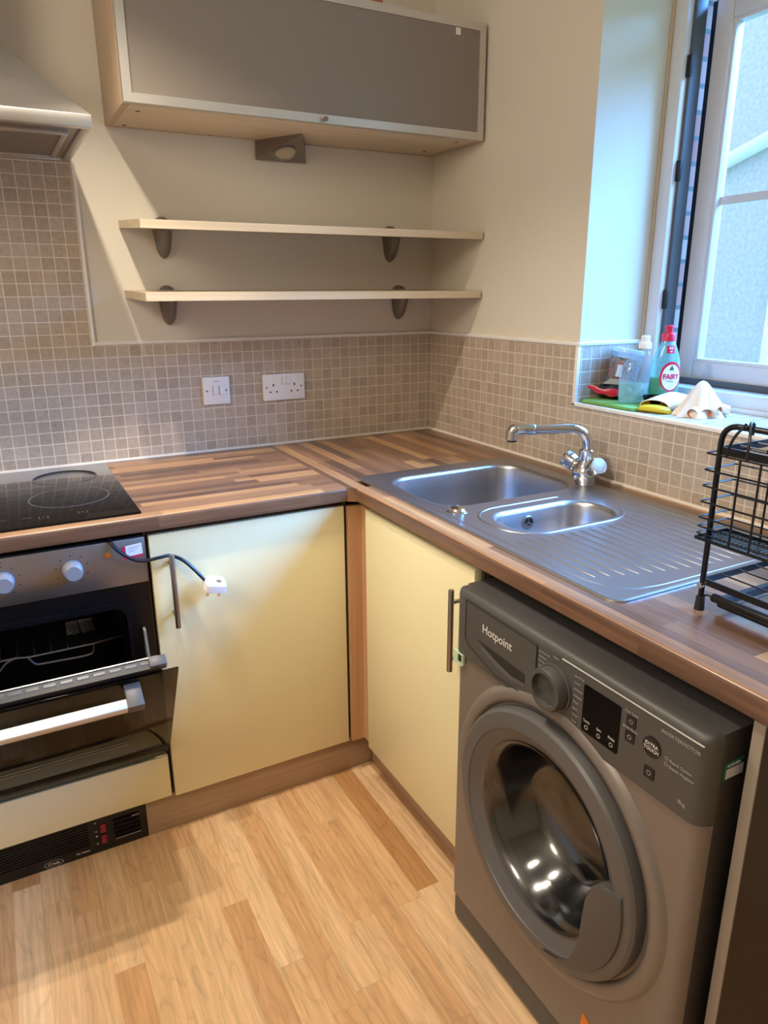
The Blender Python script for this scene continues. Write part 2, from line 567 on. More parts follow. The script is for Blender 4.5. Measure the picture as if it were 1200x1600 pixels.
def tube(bm, pts, r, seg=10, closed=False, mi=0):
    pts = [Vector(p) for p in pts]
    n = len(pts)
    R = []
    u = None
    for i, p in enumerate(pts):
        if closed:
            d = (pts[(i + 1) % n] - pts[i - 1]).normalized()
        else:
            d = (pts[min(i + 1, n - 1)] - pts[max(i - 1, 0)]).normalized()
        if u is None:
            u, w, _ = frame(d)
        else:
            u = (u - d * u.dot(d)).normalized()
            w = d.cross(u).normalized()
        rr = r[i] if isinstance(r, (list, tuple)) else r
        R.append([p + (u * math.cos(a) + w * math.sin(a)) * rr for a in [2 * PI * k / seg for k in range(seg)]])
    if closed:
        R.append(R[0])
        loft(bm, R, False, False, mi=mi)
        bmesh.ops.remove_doubles(bm, verts=bm.verts, dist=1e-6)
        return bm
    return loft(bm, R, mi=mi)

def prism(bm, poly, fn, d0, d1, mi=0):
    """poly: 2-D points, fn(a, b, d) -> world point"""
    return loft(bm, [[fn(a, b, d0) for a, b in poly], [fn(a, b, d1) for a, b in poly]], mi=mi)

def rrect(a0, a1, b0, b1, r, n=6):
    out = []
    for cx, cy, s in ((a1 - r, b1 - r, 0), (a0 + r, b1 - r, PI / 2), (a0 + r, b0 + r, PI), (a1 - r, b0 + r, 1.5 * PI)):
        for k in range(n + 1):
            t = s + PI / 2 * k / n
            out.append((cx + r * math.cos(t), cy + r * math.sin(t)))
    return out

def text(bm, s, size, org, right, up, align='CENTER', depth=0.0004, mi=0, bold=0.0, sx=1.0):
    cu = bpy.data.curves.new('t', 'FONT')
    cu.body = s
    cu.size = size
    cu.align_x = align
    cu.align_y = 'CENTER'
    cu.extrude = depth / 2
    cu.offset = bold
    cu.resolution_u = 3
    o = bpy.data.objects.new('t', cu)
    COL.objects.link(o)
    me = bpy.data.meshes.new_from_object(o)
    r, u = Vector(right).normalized(), Vector(up).normalized()
    nrm = r.cross(u)
    m = Matrix((r * sx, u, nrm)).transposed().to_4x4()
    m.translation = Vector(org) + nrm * depth / 2
    me.transform(m)
    k = len(bm.faces)
    bm.from_mesh(me)
    bm.faces.ensure_lookup_table()
    for f in bm.faces[k:]:
        f.material_index = mi
    bpy.data.objects.remove(o)
    bpy.data.curves.remove(cu)
    bpy.data.meshes.remove(me)
    return bm

W = 0.867            # worktop height
SILL = 1.056
RX = (1, 0, 0)       # reading direction on surfaces facing -y
RY = (0, -1, 0)      # reading direction on surfaces facing -x
UP = (0, 0, 1)

# ------------------------------------------------------------------ the room
struct('floor', box(B(), -3.0, 0.0, -4.2, 0.3, -0.05, 0.0), 'floor')
wb = struct('wall_back', box(B(), -3.0, 0.3, 0.006, 0.12, -0.05, 2.45), 'paint')
wr = B()
OP = (-2.35, -0.7475, SILL - 0.012, 2.10)      # window opening y0 y1 z0 z1
box(wr, 0.006, 0.30, OP[1], 0.006, -0.05, 2.45)
box(wr, 0.006, 0.30, -4.2, OP[0], -0.05, 2.45)
box(wr, 0.006, 0.30, OP[0], OP[1], -0.05, OP[2])
box(wr, 0.006, 0.30, OP[0], OP[1], OP[3], 2.45)
wrt = struct('wall_right', wr, 'paint')
struct('wall_left', box(B(), -3.12, -3.0, -4.2, 0.12, -0.05, 2.45), 'paint')
struct('wall_front', box(B(), -3.12, 0.30, -4.32, -4.2, -0.05, 2.45), 'paint')
struct('ceiling', box(B(), -3.12, 0.30, -4.32, 0.12, 2.45, 2.55), 'ceiling')

# tiling on the back wall: splash strip and the tall panel behind the hob
t = B()
box(t, -1.127, 0.0, 0.0, 0.007, W - 0.03, TZ)
box(t, -1.85, -1.127, 0.0, 0.007, W - 0.03, 1.690)
struct('tiling', t, 'tile_back', wb)
t = B()
prism(t, [(0.0, TZ), (-0.004, TZ + 0.002), (-0.005, TZ + 0.008), (0.0, TZ + 0.011), (0.008, TZ + 0.011), (0.008, TZ)], lambda a, b, d: (d, a, b), -1.128, 0.0)
prism(t, [(0.0, -1.1295), (-0.004, -1.1285), (-0.005, -1.1225), (0.0, -1.119), (0.008, -1.119), (0.008, -1.1295)], lambda a, b, d: (b, a, d), TZ, 1.690)
struct('tile_trim', t, 'trim', wb)
tube(t := B(), [(-1.85, -0.002, W + 0.002), (-0.002, -0.002, W + 0.002)], 0.0055, 8)
struct('sealant', t, 'grout_bead', wb)
# right wall tiling, up to the sill under the window
t = B()
box(t, 0.0, 0.007, OP[1], 0.0, W - 0.03, TZ)
box(t, 0.0, 0.007, -2.2, OP[1], W - 0.03, SILL - 0.008)
struct('tiling', t, 'tile_right', wrt)
t = B()
box(t, 0.003, 0.238, OP[1] - 0.006, OP[1] + 0.001, SILL, TZ)
struct('reveal_tiling', t, 'tile_reveal', wrt)
t = B()
box(t, 0.001, 0.245, OP[0], OP[1], SILL - 0.013, SILL)
struct('sill_tiling', t, 'tile_sill', wrt)
t = B()
q = [(0.0, TZ), (-0.004, TZ + 0.002), (-0.005, TZ + 0.008), (0.0, TZ + 0.011), (0.008, TZ + 0.011), (0.008, TZ)]
prism(t, q, lambda a, b, d: (a, d, b), 0.0, OP[1] - 0.007)
prism(t, [(a + OP[1] - .006, b) for a, b in q], lambda a, b, d: (d, a, b), -0.004, 0.238)
box(t, -0.005, 0.006, OP[1] - 0.008, OP[1] + 0.004, SILL - 0.008, TZ, 0.002)
box(t, -0.005, 0.008, OP[0], OP[1] + 0.004, SILL - 0.009, SILL + 0.001, 0.0025)
struct('tile_trim', t, 'trim', wrt)
tube(t := B(), [(-0.003, -0.002, W + 0.002), (-0.003, -2.05, W + 0.002)], 0.0055, 8)
struct('sealant', t, 'grout_bead', wrt)

# ------------------------------------------------------------------ window and the outside
FX = 0.237
t = B()
y0, y1, z0, z1 = OP[0], OP[1], SILL - 0.002, OP[3]
def fr(bm, y0, y1, z0, z1, x0, x1, w, bev=0.004):
    box(bm, x0, x1, y1 - w, y1, z0, z1, bev)
    box(bm, x0, x1, y0, y0 + w, z0, z1, bev)
    box(bm, x0, x1, y0 + w, y1 - w, z0, z0 + w, bev)
    box(bm, x0, x1, y0 + w, y1 - w, z1 - w, z1, bev)
fr(t, y0, y1, z0, z1, FX, 0.305, 0.046)
box(t, FX, 0.305, -1.500, -1.445, z0 + .04, z1 - .04, 0.004)
win = struct('window_1', t, 'upvc')
t = B()
box(t, 0.256, 0.296, y1 - 0.0555, y1 - 0.045, z0 + .04, z1 - .04, 0.003)
box(t, 0.300, 0.318, -1.450, y1 - 0.045, z0 + .045, z0 + .062, 0.003)
struct('seal', t, 'sash_seal', win)
for zz in (1.30, 1.62, 1.86):
    t = B()
    box(t, 0.250, 0.258, y1 - 0.060, y1 - 0.044, zz, zz + 0.05, 0.002)
    struct('lock_keep', t, 'black', win)
t = B()
cyl(t, (FX - .002, y1 - .003, SILL + .16), (FX - .002, y1 - .003, z1), 0.005, seg=8)
struct('sealant', t, 'bead_tan', wrt)
# opened sash, hung on its right side, leaning out a little at the left
Z0, Z1 = 1.108, 2.035
piv = V(0.300, -1.450, 0)
mt = Matrix.Translation(piv) @ Matrix.Rotation(math.radians(-2.2), 4, 'Z') @ Matrix.Translation(-piv)
def sash_part(name, bm, mat, par=win):
    bm.transform(mt)
    return struct(name, bm, mat, par)
t = B()
SY0, SY1 = -1.460, -0.806
fr(t, SY0, SY1, Z0, Z1, 0.298, 0.334, 0.052, 0.004)
fr(t, SY0 + .050, SY1 - .050, Z0 + .050, Z1 - .050, 0.303, 0.331, 0.011, 0.003)
sash = sash_part('opening_sash', t, 'upvc')
t = B()
fr(t, SY0 - .008, SY1 + .031, Z0 - .008, Z1 + .008, 0.318, 0.332, 0.034, 0.002)
sash_part('sash_seal', t, 'black')
t = B()
box(t, 0.3200, 0.3240, SY0 + .06, SY1 - .06, Z0 + .06, Z1 - .06)
sash_part('pane', t, 'pane')
t = B()
box(t, 0.3190, 0.3250, SY0 + .06, SY1 - .06, 1.560, 1.580)
t2 = t
sash_part('glazing_bar', t, 'upvc')
t = B()
fr(t, -2.31, -1.495, 1.09, 2.06, 0.25, 0.29, 0.03, 0.004)
struct('fixed_sash', t, 'upvc', win)
t = B()
box(t, 0.268, 0.272, -2.29, -1.515, 1.11, 2.04)
struct('pane', t, 'pane', win)
t = B()
box(t, 0.225, 0.242, OP[0], OP[1], SILL - 0.001, SILL + 0.012, 0.003)
struct('window_bead', t, 'upvc', win)
# brick outer leaf of this house beside the window
t = B()
box(t, 0.306, 0.43, OP[1] - 0.012, 0.6, 0.0, 2.6)
box(t, 0.306, 0.43, -4.2, OP[0] + 0.012, 0.0, 2.6)
box(t, 0.306, 0.43, OP[0] + 0.012, OP[1] - 0.012, 0.0, SILL - 0.03)
box(t, 0.306, 0.43, OP[0] + 0.012, OP[1] - 0.012, OP[3] + .02, 2.6)
struct('wall_outer', t, 'brick')
nb = obj('neighbour_wall', box(B(), 2.0, 2.2, 0.10, 3.2, -0.6, 2.85), 'render_wall')
tag(nb, 'white pebble rendered house wall seen outside through the window', 'wall')
t = B()
cyl(t, (1.955, 0.72, 1.858), (1.955, 0.10, 2.050), 0.034, seg=20)
cyl(t, (1.955, 0.108, 2.0475), (1.955, 0.085, 2.0546), 0.040, seg=20)
tag(obj('drain_pipe', t, 'pipe'), 'white pipe running slantwise across the outside wall', 'pipe')
t = B()
box(t, 0.45, 9, -6, 6, -0.62, -0.6)
struct('ground_outside', t, 'grass')
bush = thing('garden_bush', 'green leafy bush beyond the outside wall, seen at the window edge', 'bush', (3.6, 0.95, -0.6))
t = B()
rnd = random.Random(3)
for _ in range(900):
    a, b = rnd.uniform(0, 2 * PI), math.acos(rnd.uniform(-0.3, 1))
    rr = rnd.uniform(.75, 1.0)
    c = V(3.6 + math.sin(b) * math.cos(a) * .75 * rr, 0.95 + math.sin(b) * math.sin(a) * .75 * rr, 0.1 + math.cos(b) * 1.05 * rr)
    u = V(rnd.uniform(-1, 1), rnd.uniform(-1, 1), rnd.uniform(-1, 1)).normalized()
    w = u.orthogonal().normalized()
    l = rnd.uniform(.05, .09)
    vs = [t.verts.new(p) for p in (c - u * l, c + w * l * .4 + u * l * .1, c + u * l, c - w * l * .4 + u * l * .1)]
    t.faces.new(vs)
obj('foliage', t, 'leaf', bush, smooth=0)
t = B()
cyl(t, (3.6, 0.95, -0.6), (3.6, 0.95, 0.4), 0.05, 0.03, 10)
obj('stem', t, 'plinth_x', bush)

# ------------------------------------------------------------------ worktops
YF = -0.620          # front of back run
XF = -0.612          # front of right run
WB = 0.831
def wt_profile(front, back, d=1):
    r = 0.008
    pts = [(back, WB), (back, W)]
    for k in range(7):
        a = PI / 2 * k / 6
        pts.append((front + d * (r - r * math.sin(a)), W - r + r * math.cos(a)))
    for k in range(4):
        a = PI / 2 * k / 3
        pts.append((front + d * (.004 - .004 * math.cos(a)), WB + .004 - .004 * math.sin(a)))
    return pts
t = B()
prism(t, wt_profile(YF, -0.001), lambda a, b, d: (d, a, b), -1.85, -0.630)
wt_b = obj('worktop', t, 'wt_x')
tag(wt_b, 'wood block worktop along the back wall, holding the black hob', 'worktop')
t = B()
def seg_y(x0, x1, ya, yb, front=False):
    if front:
        prism(t, wt_profile(XF, x1), lambda a, b, d: (a, d, b), ya, yb)
    else:
        box(t, x0, x1, ya, yb, WB, W)
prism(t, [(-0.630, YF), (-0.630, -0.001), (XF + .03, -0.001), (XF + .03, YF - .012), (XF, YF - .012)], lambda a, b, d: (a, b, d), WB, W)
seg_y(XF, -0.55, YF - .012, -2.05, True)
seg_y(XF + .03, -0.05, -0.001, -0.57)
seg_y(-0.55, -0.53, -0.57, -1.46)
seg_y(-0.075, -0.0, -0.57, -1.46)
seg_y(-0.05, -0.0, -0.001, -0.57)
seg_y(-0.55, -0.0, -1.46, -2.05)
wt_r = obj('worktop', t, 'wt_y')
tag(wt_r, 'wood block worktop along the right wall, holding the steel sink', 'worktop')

# ------------------------------------------------------------------ hob
hob = thing('ceramic_hob', 'black glass ceramic hob set into the left worktop', 'hob', (-1.43, -0.31, W))
t = B()
box(t, -1.728, -1.1365, -0.5905, -0.026, W, W + 0.005, 0.0015)
obj('glass_plate', t, 'hob', hob)
def ring(c, r, w):
    t = B()
    n = 72
    z = W + 0.0052
    a = [[(c[0] + math.cos(2 * PI * i / n) * q, c[1] + math.sin(2 * PI * i / n) * q, z + dz) for i in range(n)] for q, dz in ((r - w, -.0003), (r - w, .0002), (r, .0002), (r, -.0003))]
    loft(t, a, False, False)
    return t
for c, r in (((-1.268, -0.377), 0.0925), ((-1.258, -0.154), 0.082), ((-1.590, -0.377), 0.082), ((-1.590, -0.154), 0.0925)):
    b = ring(c, r, 0.0035)
    obj('burner_ring', b, 'hob_mark', hob)
def words(name, mat, parent, *args, **kw):
    t = B()
    text(t, *args, **kw)
    return obj(name, t, mat, parent, smooth=0)
words('print', 'hob_mark', hob, 'START', 0.0075, (-1.368, -0.519, W + .0051), RX, (0, 1, 0))
words('print', 'hob_mark', hob, 'SMART', 0.0075, (-1.420, -0.516, W + .0051), RX, (0, 1, 0))
for cx, cy in ((-1.3365, -0.530), (-1.2545, -0.527)):
    t = B()
    for a, b in ((-.0100, -.0085), (.0085, .0100)):
        box(t, cx + a, cx + b, cy - .010, cy + .010, W + .005, W + .0053)
    box(t, cx - .0025, cx + .0025, cy + .001, cy + .004, W + .005, W + .0053)
    box(t, cx - .010, cx + .010, cy - .0105, cy - .0098, W + .005, W + .0053)
    obj('touch_mark', t, 'hob_mark', hob, smooth=0)

# ------------------------------------------------------------------ built-in oven
ov = thing('built_in_oven', 'steel and black built-in oven with its glass door hanging ajar', 'oven', (-1.437, -0.60, 0.245))
OX0, OX1 = -1.736, -1.1385
t = B()
box(t, OX0, OX1, -0.605, -0.585, 0.7065, 0.8165, 0.0025)
fas = obj('control_panel', t, 'steel_fascia', ov)
for cx, cz in ((-1.2975, 0.7655), (-1.4335, 0.7645)):
    t = B()
    lathe(t, [(.001, 0), (.022, 0), (.0215, .008), (.0200, .024), (.0185, .028), (.016, .0295), (.001, .0295)], (cx, -0.605, cz), (0, -1, 0), 36)
    obj('control_knob', t, 'knob', ov)
for cx, cz in ((-1.2975, 0.7655), (-1.4335, 0.7645)):
    t = B()
    for k in range(8):
        a = math.radians(-150 + k * 38 + 90)
        x, z = cx + math.cos(a) * .033, cz + math.sin(a) * .033
        box(t, x - .0018, x + .0018, -.6055, -.6045, z - .0012, z + .0012)
    text(t, '1' if cx > -1.35 else 'o', 0.008, (cx, -.605, cz + .042), RX, UP)
    obj('dial_marks', t, 'dark_mark', ov, smooth=0)
t = B()
lathe(t, [(.001, 0), (.0065, 0), (.006, .003), (.001, .004)], (-1.2205, -0.605, 0.7855), (0, -1, 0), 20)
obj('indicator_lamp', t, 'orange', ov)
# sticker with red borders
t = B()
def quad(bm, p, y, th=.0004, mi=0):
    loft(bm, [[(a, y, b) for a, b in p], [(a, y - th, b) for a, b in p]], mi=mi)
quad(t, [(-1.189, .7995), (-1.1465, .8035), (-1.1450, .7715), (-1.1880, .7680)], -.6052)
stk = obj('sticker', t, 'label_white', ov, smooth=0)
t = B()
quad(t, [(-1.1895, .7995), (-1.1825, .8005), (-1.1815, .7690), (-1.1880, .7680)], -.6057)
quad(t, [(-1.1815, .7745), (-1.1452, .7775), (-1.1450, .7715), (-1.1815, .7682)], -.6057)
obj('red_border', t, 'label_red', stk, smooth=0)
t = B()
for i, zz in enumerate((.7955, .7905, .7855)):
    quad(t, [(-1.178, zz), (-1.150 - .006 * i, zz + .0025), (-1.150 - .006 * i, zz + .0013), (-1.178, zz - .0012)], -.6057)
obj('handwriting', t, 'grey_mark', stk, smooth=0)
# body: frame round a black cavity
t = B()
CX0, CX1, CZ0, CZ1, CY = -1.665, -1.196, 0.300, 0.652, -0.20
for x0, x1, z0, z1 in ((OX0, CX0, 0.245, 0.7055), (CX1, OX1, 0.245, 0.7055), (CX0, CX1, 0.245, CZ0), (CX0, CX1, CZ1, 0.7055)):
    box(t, x0, x1, -0.598, -0.56, z0, z1)
rr = rrect(CX0, CX1, CZ0, CZ1, 0.03)
outer = rrect(CX0 - .012, CX1 + .012, CZ0 - .012, CZ1 + .012, 0.04)
loft(t, [[(a, -0.598, b) for a, b in outer], [(a, -0.604, b) for a, b in outer], [(a, -0.604, b) for a, b in rr], [(a, CY, b) for a, b in rr]], False, True)
obj('oven_body', t, 'void', ov)
t = B()
box(t, -1.313, -1.236, -.225, CY, 0.440, 0.480, .003)
for x in (-1.296, -1.268):
    box(t, x, x + .004, -.228, -.223, 0.438, 0.482)
obj('lamp_cover', t, 'steel', ov)
t = B()
ysh = -0.52
tube(t, fillet([(-1.20, ysh + .02, .536), (-1.269, ysh, .5395), (-1.411, ysh, .5395), (-1.437, ysh, .5440), (-1.66, ysh, .5440)], .012), .0028, 8)
tube(t, fillet([(-1.269, ysh - .001, .5395), (-1.271, ysh - .001, .516), (-1.290, ysh - .001, .5125), (-1.400, ysh - .001, .517), (-1.413, ysh - .001, .540)], .01), .0028, 8)
tube(t, fillet([(-1.437, ysh, .5455), (-1.4614, ysh, .5355), (-1.4737, ysh, .518), (-1.62, ysh, .516), (-1.63, ysh, .543)], .01), .0028, 8)
for k in range(13):
    x = -1.65 + k * .036
    tube(t, [(x, ysh, .543), (x, CY + .02, .543)], .0018, 6)
tube(t, [(-1.66, CY + .03, .543), (-1.20, CY + .03, .543)], .0028, 8)
obj('wire_shelf', t, 'handle', ov)
for x in (-1.161, -1.713):
    t = B()
    prism(t, [(-.612, .588), (-.600, .592), (-.600, .430), (-.655, .455)], lambda a, b, d: (d, a, b), x - .003, x + .003)
    obj('hinge_arm', t, 'steel', ov)
# door, leaning out 33.5 degrees from its bottom edge
TH = math.radians(33.5)
HP = V(0, -0.607, 0.245)
DN = V(0, -math.cos(TH), -math.sin(TH))
DU = V(0, -math.sin(TH), math.cos(TH))
def D(x, s, off):
    return HP + V(x, 0, 0) + DU * s + DN * off
dm = Matrix(((1, 0, 0, 0), (0, DU.y, DN.y, HP.y), (0, DU.z, DN.z, HP.z), (0, 0, 0, 1)))  # (x, s, off) -> world
t = B()
box(t, OX0, -1.1345, 0.058, 0.421, -0.002, 0.004, 0.0012, mtx=dm)
door = obj('oven_door', t, 'oven_glass', ov)
t = B()
for q in ((-1.700, -1.640, 0.02, 0.436), (-1.235, -1.172, 0.02, 0.436), (-1.640, -1.235, 0.02, 0.118), (-1.640, -1.235, 0.332, 0.436)):
    box(t, *q, -0.028, -0.0025, mtx=dm)
obj('inner_door', t, 'black', door)
t = B()
box(t, -1.700, -1.172, 0.4360, 0.4385, -0.0282, -0.0262, mtx=dm)
obj('vent_rail', t, 'steel', door)
for k in range(17):
    x = -1.697 + k * .0305
    t = B()
    box(t, x, x + .024, 0.4358, 0.4368, -.0215, -.0125, .0006, mtx=dm)
    vs_ = obj('vent_slot', t, 'sash_seal', door)
    t = B()
    box(t, x + .0015, x + .0225, 0.4366, 0.4371, -.0195, -.0145, mtx=dm)
    obj('slot_opening', t, 'void', vs_)
t = B()
box(t, -1.192, -1.157, 0.420, 0.441, -0.028, -0.004, 0.003, mtx=dm)
obj('corner_bracket', t, 'oven_grey', door)
t = B()
box(t, -1.640, -1.235, 0.118, 0.332, -0.026, -0.023, mtx=dm)
obj('door_window', t, 'oven_glass', door)
t = B()
for s in (0.131, 0.118):
    box(t, -1.70, -1.235, s, s + .0015, 0.0046, 0.0052, mtx=dm)
obj('window_line', t, 'steel', door)
t = B()
box(t, OX0, -1.1385, -0.002, 0.056, -0.006, 0.0035, 0.0015, mtx=dm)
obj('lower_strip', t, 'black_gloss', door)
t = B()
box(t, -1.72, -1.246, 0.384, 0.405, 0.034, 0.056, 0.002, mtx=dm)
hb = obj('door_handle', t, 'alu', door)
t = B()
box(t, -1.2465, -1.214, 0.383, 0.407, 0.003, 0.057, 0.002, mtx=dm)
obj('handle_bracket', t, 'oven_grey', hb)

# housing under the oven
hs = thing('oven_housing_cabinet', 'kitchen unit housing the oven, with a plain cream front below it', 'cabinet', (-1.437, -0.59, 0.10))
t = B()
box(t, OX0, -1.1390, -0.605, -0.587, 0.1125, 0.2320, 0.0015)
obj('drawer_front', t, 'cream', hs)
t = B()
box(t, -1.752, -1.737, -0.586, -0.02, 0.105, 0.826)
box(t, -1.1385, -1.1335, -0.586, -0.02, 0.105, 0.826)
box(t, -1.737, -1.1385, -0.586, -0.02, 0.105, 0.115)
box(t, -1.737, -1.1385, -0.586, -0.02, 0.226, 0.236)
obj('carcass', t, 'carcass', hs)

# plinth heater
ht = thing('kickspace_heater', 'black kickspace fan heater in the plinth below the oven', 'heater', (-1.47, -0.58, 0))
t = B()
box(t, -1.74, -1.2045, -0.587, -0.50, 0.0, 0.104, 0.002)
obj('casing', t, 'black', ht)
t = B()
for k in range(9):
    z = .030 + k * .0075
    box(t, -1.70, -1.345, -.5895, -.5865, z, z + .0035)
obj('grille', t, 'void', ht)
t = B()
for k in range(5):
    z = .026 + k * .013
    box(t, -1.285, -1.222, -.5895, -.5865, z, z + .006)
obj('louvre', t, 'black_gloss', ht)
for q in ((-1.284, -1.222, -.590, -.5868, .0255, .0275), (-1.240, -1.222, -.590, -.5868, .078, .0805)):
    t = B()
    box(t, *q)
    obj('louvre_edge', t, 'grey_mark', ht)
for z in (.069, .037):
    t = B()
    box(t, -1.3165, -1.3035, -.592, -.5865, z - .012, z + .012, .002)
    obj('rocker_switch', t, 'red_switch', ht)
for z in (.087, .062, .048, .026):
    t = B()
    box(t, -1.3285, -1.325, -.5878, -.5865, z, z + .003)
    obj('switch_mark', t, 'wm_text', ht, smooth=0)
words('lettering', 'wm_text', ht, 'Fan Heater', .0072, (-1.362, -.5872, .016), RX, UP, bold=.0001)
words('lettering', 'wm_text', ht, 'Creda', .0105, (-1.4300, -.5872, .0125), RX, UP, bold=.0002)
t = B()
loft(t, [[(-1.43 + math.cos(2 * PI * i / 40) * .0215 * q, -.5876, .0125 + math.sin(2 * PI * i / 40) * .0090 * q) for i in range(40)] for q in (1.0, .94)], False, False)
obj('badge_ring', t, 'wm_text', ht, smooth=0)

# ------------------------------------------------------------------ base cabinets
def bar_handle(x, y, z0, z1, nx, ny, par):
    """upright steel bar standing off a door front; (nx, ny) points into the room"""
    t = B()
    r = 0.0062
    cyl(t, (x, y, z0), (x, y, z1), r, seg=20, bev=.001)
    for z in (z0 + .028, z1 - .028):
        cyl(t, (x, y, z), (x - nx * .034, y - ny * .034, z), .0046, seg=14)
    return obj('bar_handle', t, 'handle', par)
cb = thing('base_cabinet', 'cream door base cabinet between the oven and the corner post', 'cabinet', (-0.88, -0.59, 0.10))
t = B()
box(t, -1.1295, -0.6345, -0.605, -0.587, 0.1075, 0.8165, 0.0012)
dr = obj('door', t, 'cream', cb)
bar_handle(-1.0885, -0.640, 0.590, 0.774, 0, -1, dr)
t = B()
box(t, -1.131, -0.62, -0.586, -0.02, 0.106, 0.826)
obj('carcass', t, 'carcass', cb)
cr = thing('base_cabinet', 'cream door base cabinet under the sink, beside the washing machine', 'cabinet', (-0.58, -0.90, 0.10))
t = B()
box(t, -0.602, -0.584, -1.147, -0.664, 0.113, 0.8185, 0.0012)
dr = obj('door', t, 'cream', cr)
bar_handle(-0.637, -1.1175, 0.588, 0.772, -1, 0, dr)
t = B()
box(t, -0.583, -0.565, -1.152, -0.662, 0.112, 0.826)
box(t, -0.565, -0.02, -1.158, -1.146, 0.112, 0.690)
box(t, -0.565, -0.02, -0.674, -0.662, 0.112, 0.690)
obj('carcass', t, 'carcass', cr)
t = B()
prism(t, [(-0.6255, -0.612), (-0.588, -0.612), (-0.588, -0.662), (-0.570, -0.662), (-0.570, -0.596), (-0.6255, -0.596)], lambda a, b, d: (a, b, d), 0.108, 0.8145)
tag(obj('corner_post', t, 'post'), 'upright beech post filling the inside corner between two cream doors', 'corner post')
t = B()
box(t, -1.2040, -0.552, -0.587, -0.571, 0.0, 0.1055, 0.001)
tag(obj('plinth', t, 'plinth_x'), 'wood plinth board under the cupboard beside the oven', 'plinth')
t = B()
box(t, -0.5524, -0.537, -1.160, -0.5875, 0.0, 0.110, 0.001)
tag(obj('plinth', t, 'plinth_y'), 'wood plinth board under the sink cupboard', 'plinth')
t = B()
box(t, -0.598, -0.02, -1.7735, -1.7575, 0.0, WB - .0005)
ep = tag(obj('end_panel', t, 'shade_dark_board'), 'end panel with shade put into its side colour and narrow beige front edge, right of the washing machine', 'panel')
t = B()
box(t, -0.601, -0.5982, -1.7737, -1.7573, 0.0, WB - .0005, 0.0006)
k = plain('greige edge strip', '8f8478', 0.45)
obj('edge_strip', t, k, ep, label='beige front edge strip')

# ------------------------------------------------------------------ power cord with plug
pc = thing('power_cord', 'loose black cord with white plug, hooked over the cabinet handle', 'cord', (-1.0, -0.62, 0.68))
pts = [(-1.213, -0.598, 0.823), (-1.2105, -0.612, 0.812), (-1.197, -0.620, 0.794), (-1.172, -0.626, 0.774), (-1.146, -0.630, 0.767), (-1.115, -0.628, 0.768),
       (-1.088, -0.621, 0.766), (-1.062, -0.626, 0.752), (-1.040, -0.634, 0.728), (-1.018, -0.640, 0.698)]
sp = []
for i in range(len(pts) - 1):
    p0, p1, p2, p3 = [Vector(pts[max(0, min(len(pts) - 1, i + k))]) for k in (-1, 0, 1, 2)]
    for s in range(6):
        u = s / 6
        sp.append(0.5 * ((2 * p1) + (p2 - p0) * u + (2 * p0 - 5 * p1 + 4 * p2 - p3) * u * u + (3 * p1 - p0 - 3 * p2 + p3) * u ** 3))
sp.append(Vector(pts[-1]))
t = B()
tube(t, sp, 0.0042, 10)
obj('cable', t, 'cable', pc)
t = B()
pm = Matrix.Translation((-0.9985, -0.645, 0.676)) @ Matrix.Rotation(math.radians(12), 4, 'Y') @ Matrix.Rotation(math.radians(15), 4, 'X') @ Matrix.Scale(1.08, 4)
body = rrect(-.024, .024, -.022, .022, .009, 4)
loft(t, [[pm @ V(a * .8, b * .8, .020) for a, b in body], [pm @ V(a * .93, b * .93, .017) for a, b in body], [pm @ V(a, b, .004) for a, b in body], [pm @ V(a, b, 0) for a, b in body]])
plug = obj('plug', t, 'white_plastic', pc)
for q in ((-.017, -.011, -.010, -.006, -.016), (.008, .014, -.010, -.006, -.016), (-.003, .002, .006, .010, -.021)):
    t = B()
    box(t, *q, .001, mtx=pm)
    obj('pin', t, 'chrome', plug)
t = B()
lathe(t, [(.0001, .0), (.006, .0), (.006, .0012), (.0001, .0012)], pm @ V(.006, -.004, .0200), pm.to_3x3() @ V(0, 0, 1), 18)
obj('fuse_cap', t, 'pewter', plug)

# ------------------------------------------------------------------ sockets
sw = thing('cooker_switch', 'square white double rocker switch plate on the back tiles', 'switch', (-0.784, 0, 1.058))
t = B()
box(t, -0.8262, -0.7425, -0.0095, 0.0, 1.0155, 1.1000, 0.0018)
obj('plate', t, 'white_plastic', sw)
for x0, a in ((-.7955, 3), (-.7755, -3)):
    t = B()
    box(t, x0, x0 + .0165, -.0135, -.008, 1.045, 1.075, .001, mtx=Matrix.Translation((x0, -.01, 1.06)) @ Matrix.Rotation(math.radians(a), 4, 'X') @ Matrix.Translation((-x0, .01, -1.06)))
    obj('rocker', t, 'white_plastic', sw)
t = B()
for x0 in (-.7955, -.7755):
    box(t, x0 - .0011, x0 - .0002, -.0099, -.0092, 1.046, 1.0745)
text(t, 'COOKER', .0045, (-.784, -.0096, 1.0865), RX, UP)
obj('print', t, 'dark_mark', sw, smooth=0)
for x in (-.8145, -.7540):
    t = B()
    lathe(t, [(.0001, 0), (.003, 0), (.0026, .001), (.0001, .0012)], (x, -.0095, 1.058), (0, -1, 0), 14)
    obj('screw', t, 'pewter', sw)
so = thing('double_socket', 'wide white twin power socket on the back tiles', 'socket', (-0.562, 0, 1.056))
t = B()
box(t, -0.6335, -0.4905, -0.0095, 0.0, 1.0140, 1.0975, 0.0018)
obj('plate', t, 'white_plastic', so)
for x0 in (-.5685, -.5545):
    t = B()
    box(t, x0, x0 + .0135, -.0132, -.008, 1.0655, 1.089, .001)
    obj('rocker', t, 'white_plastic', so)
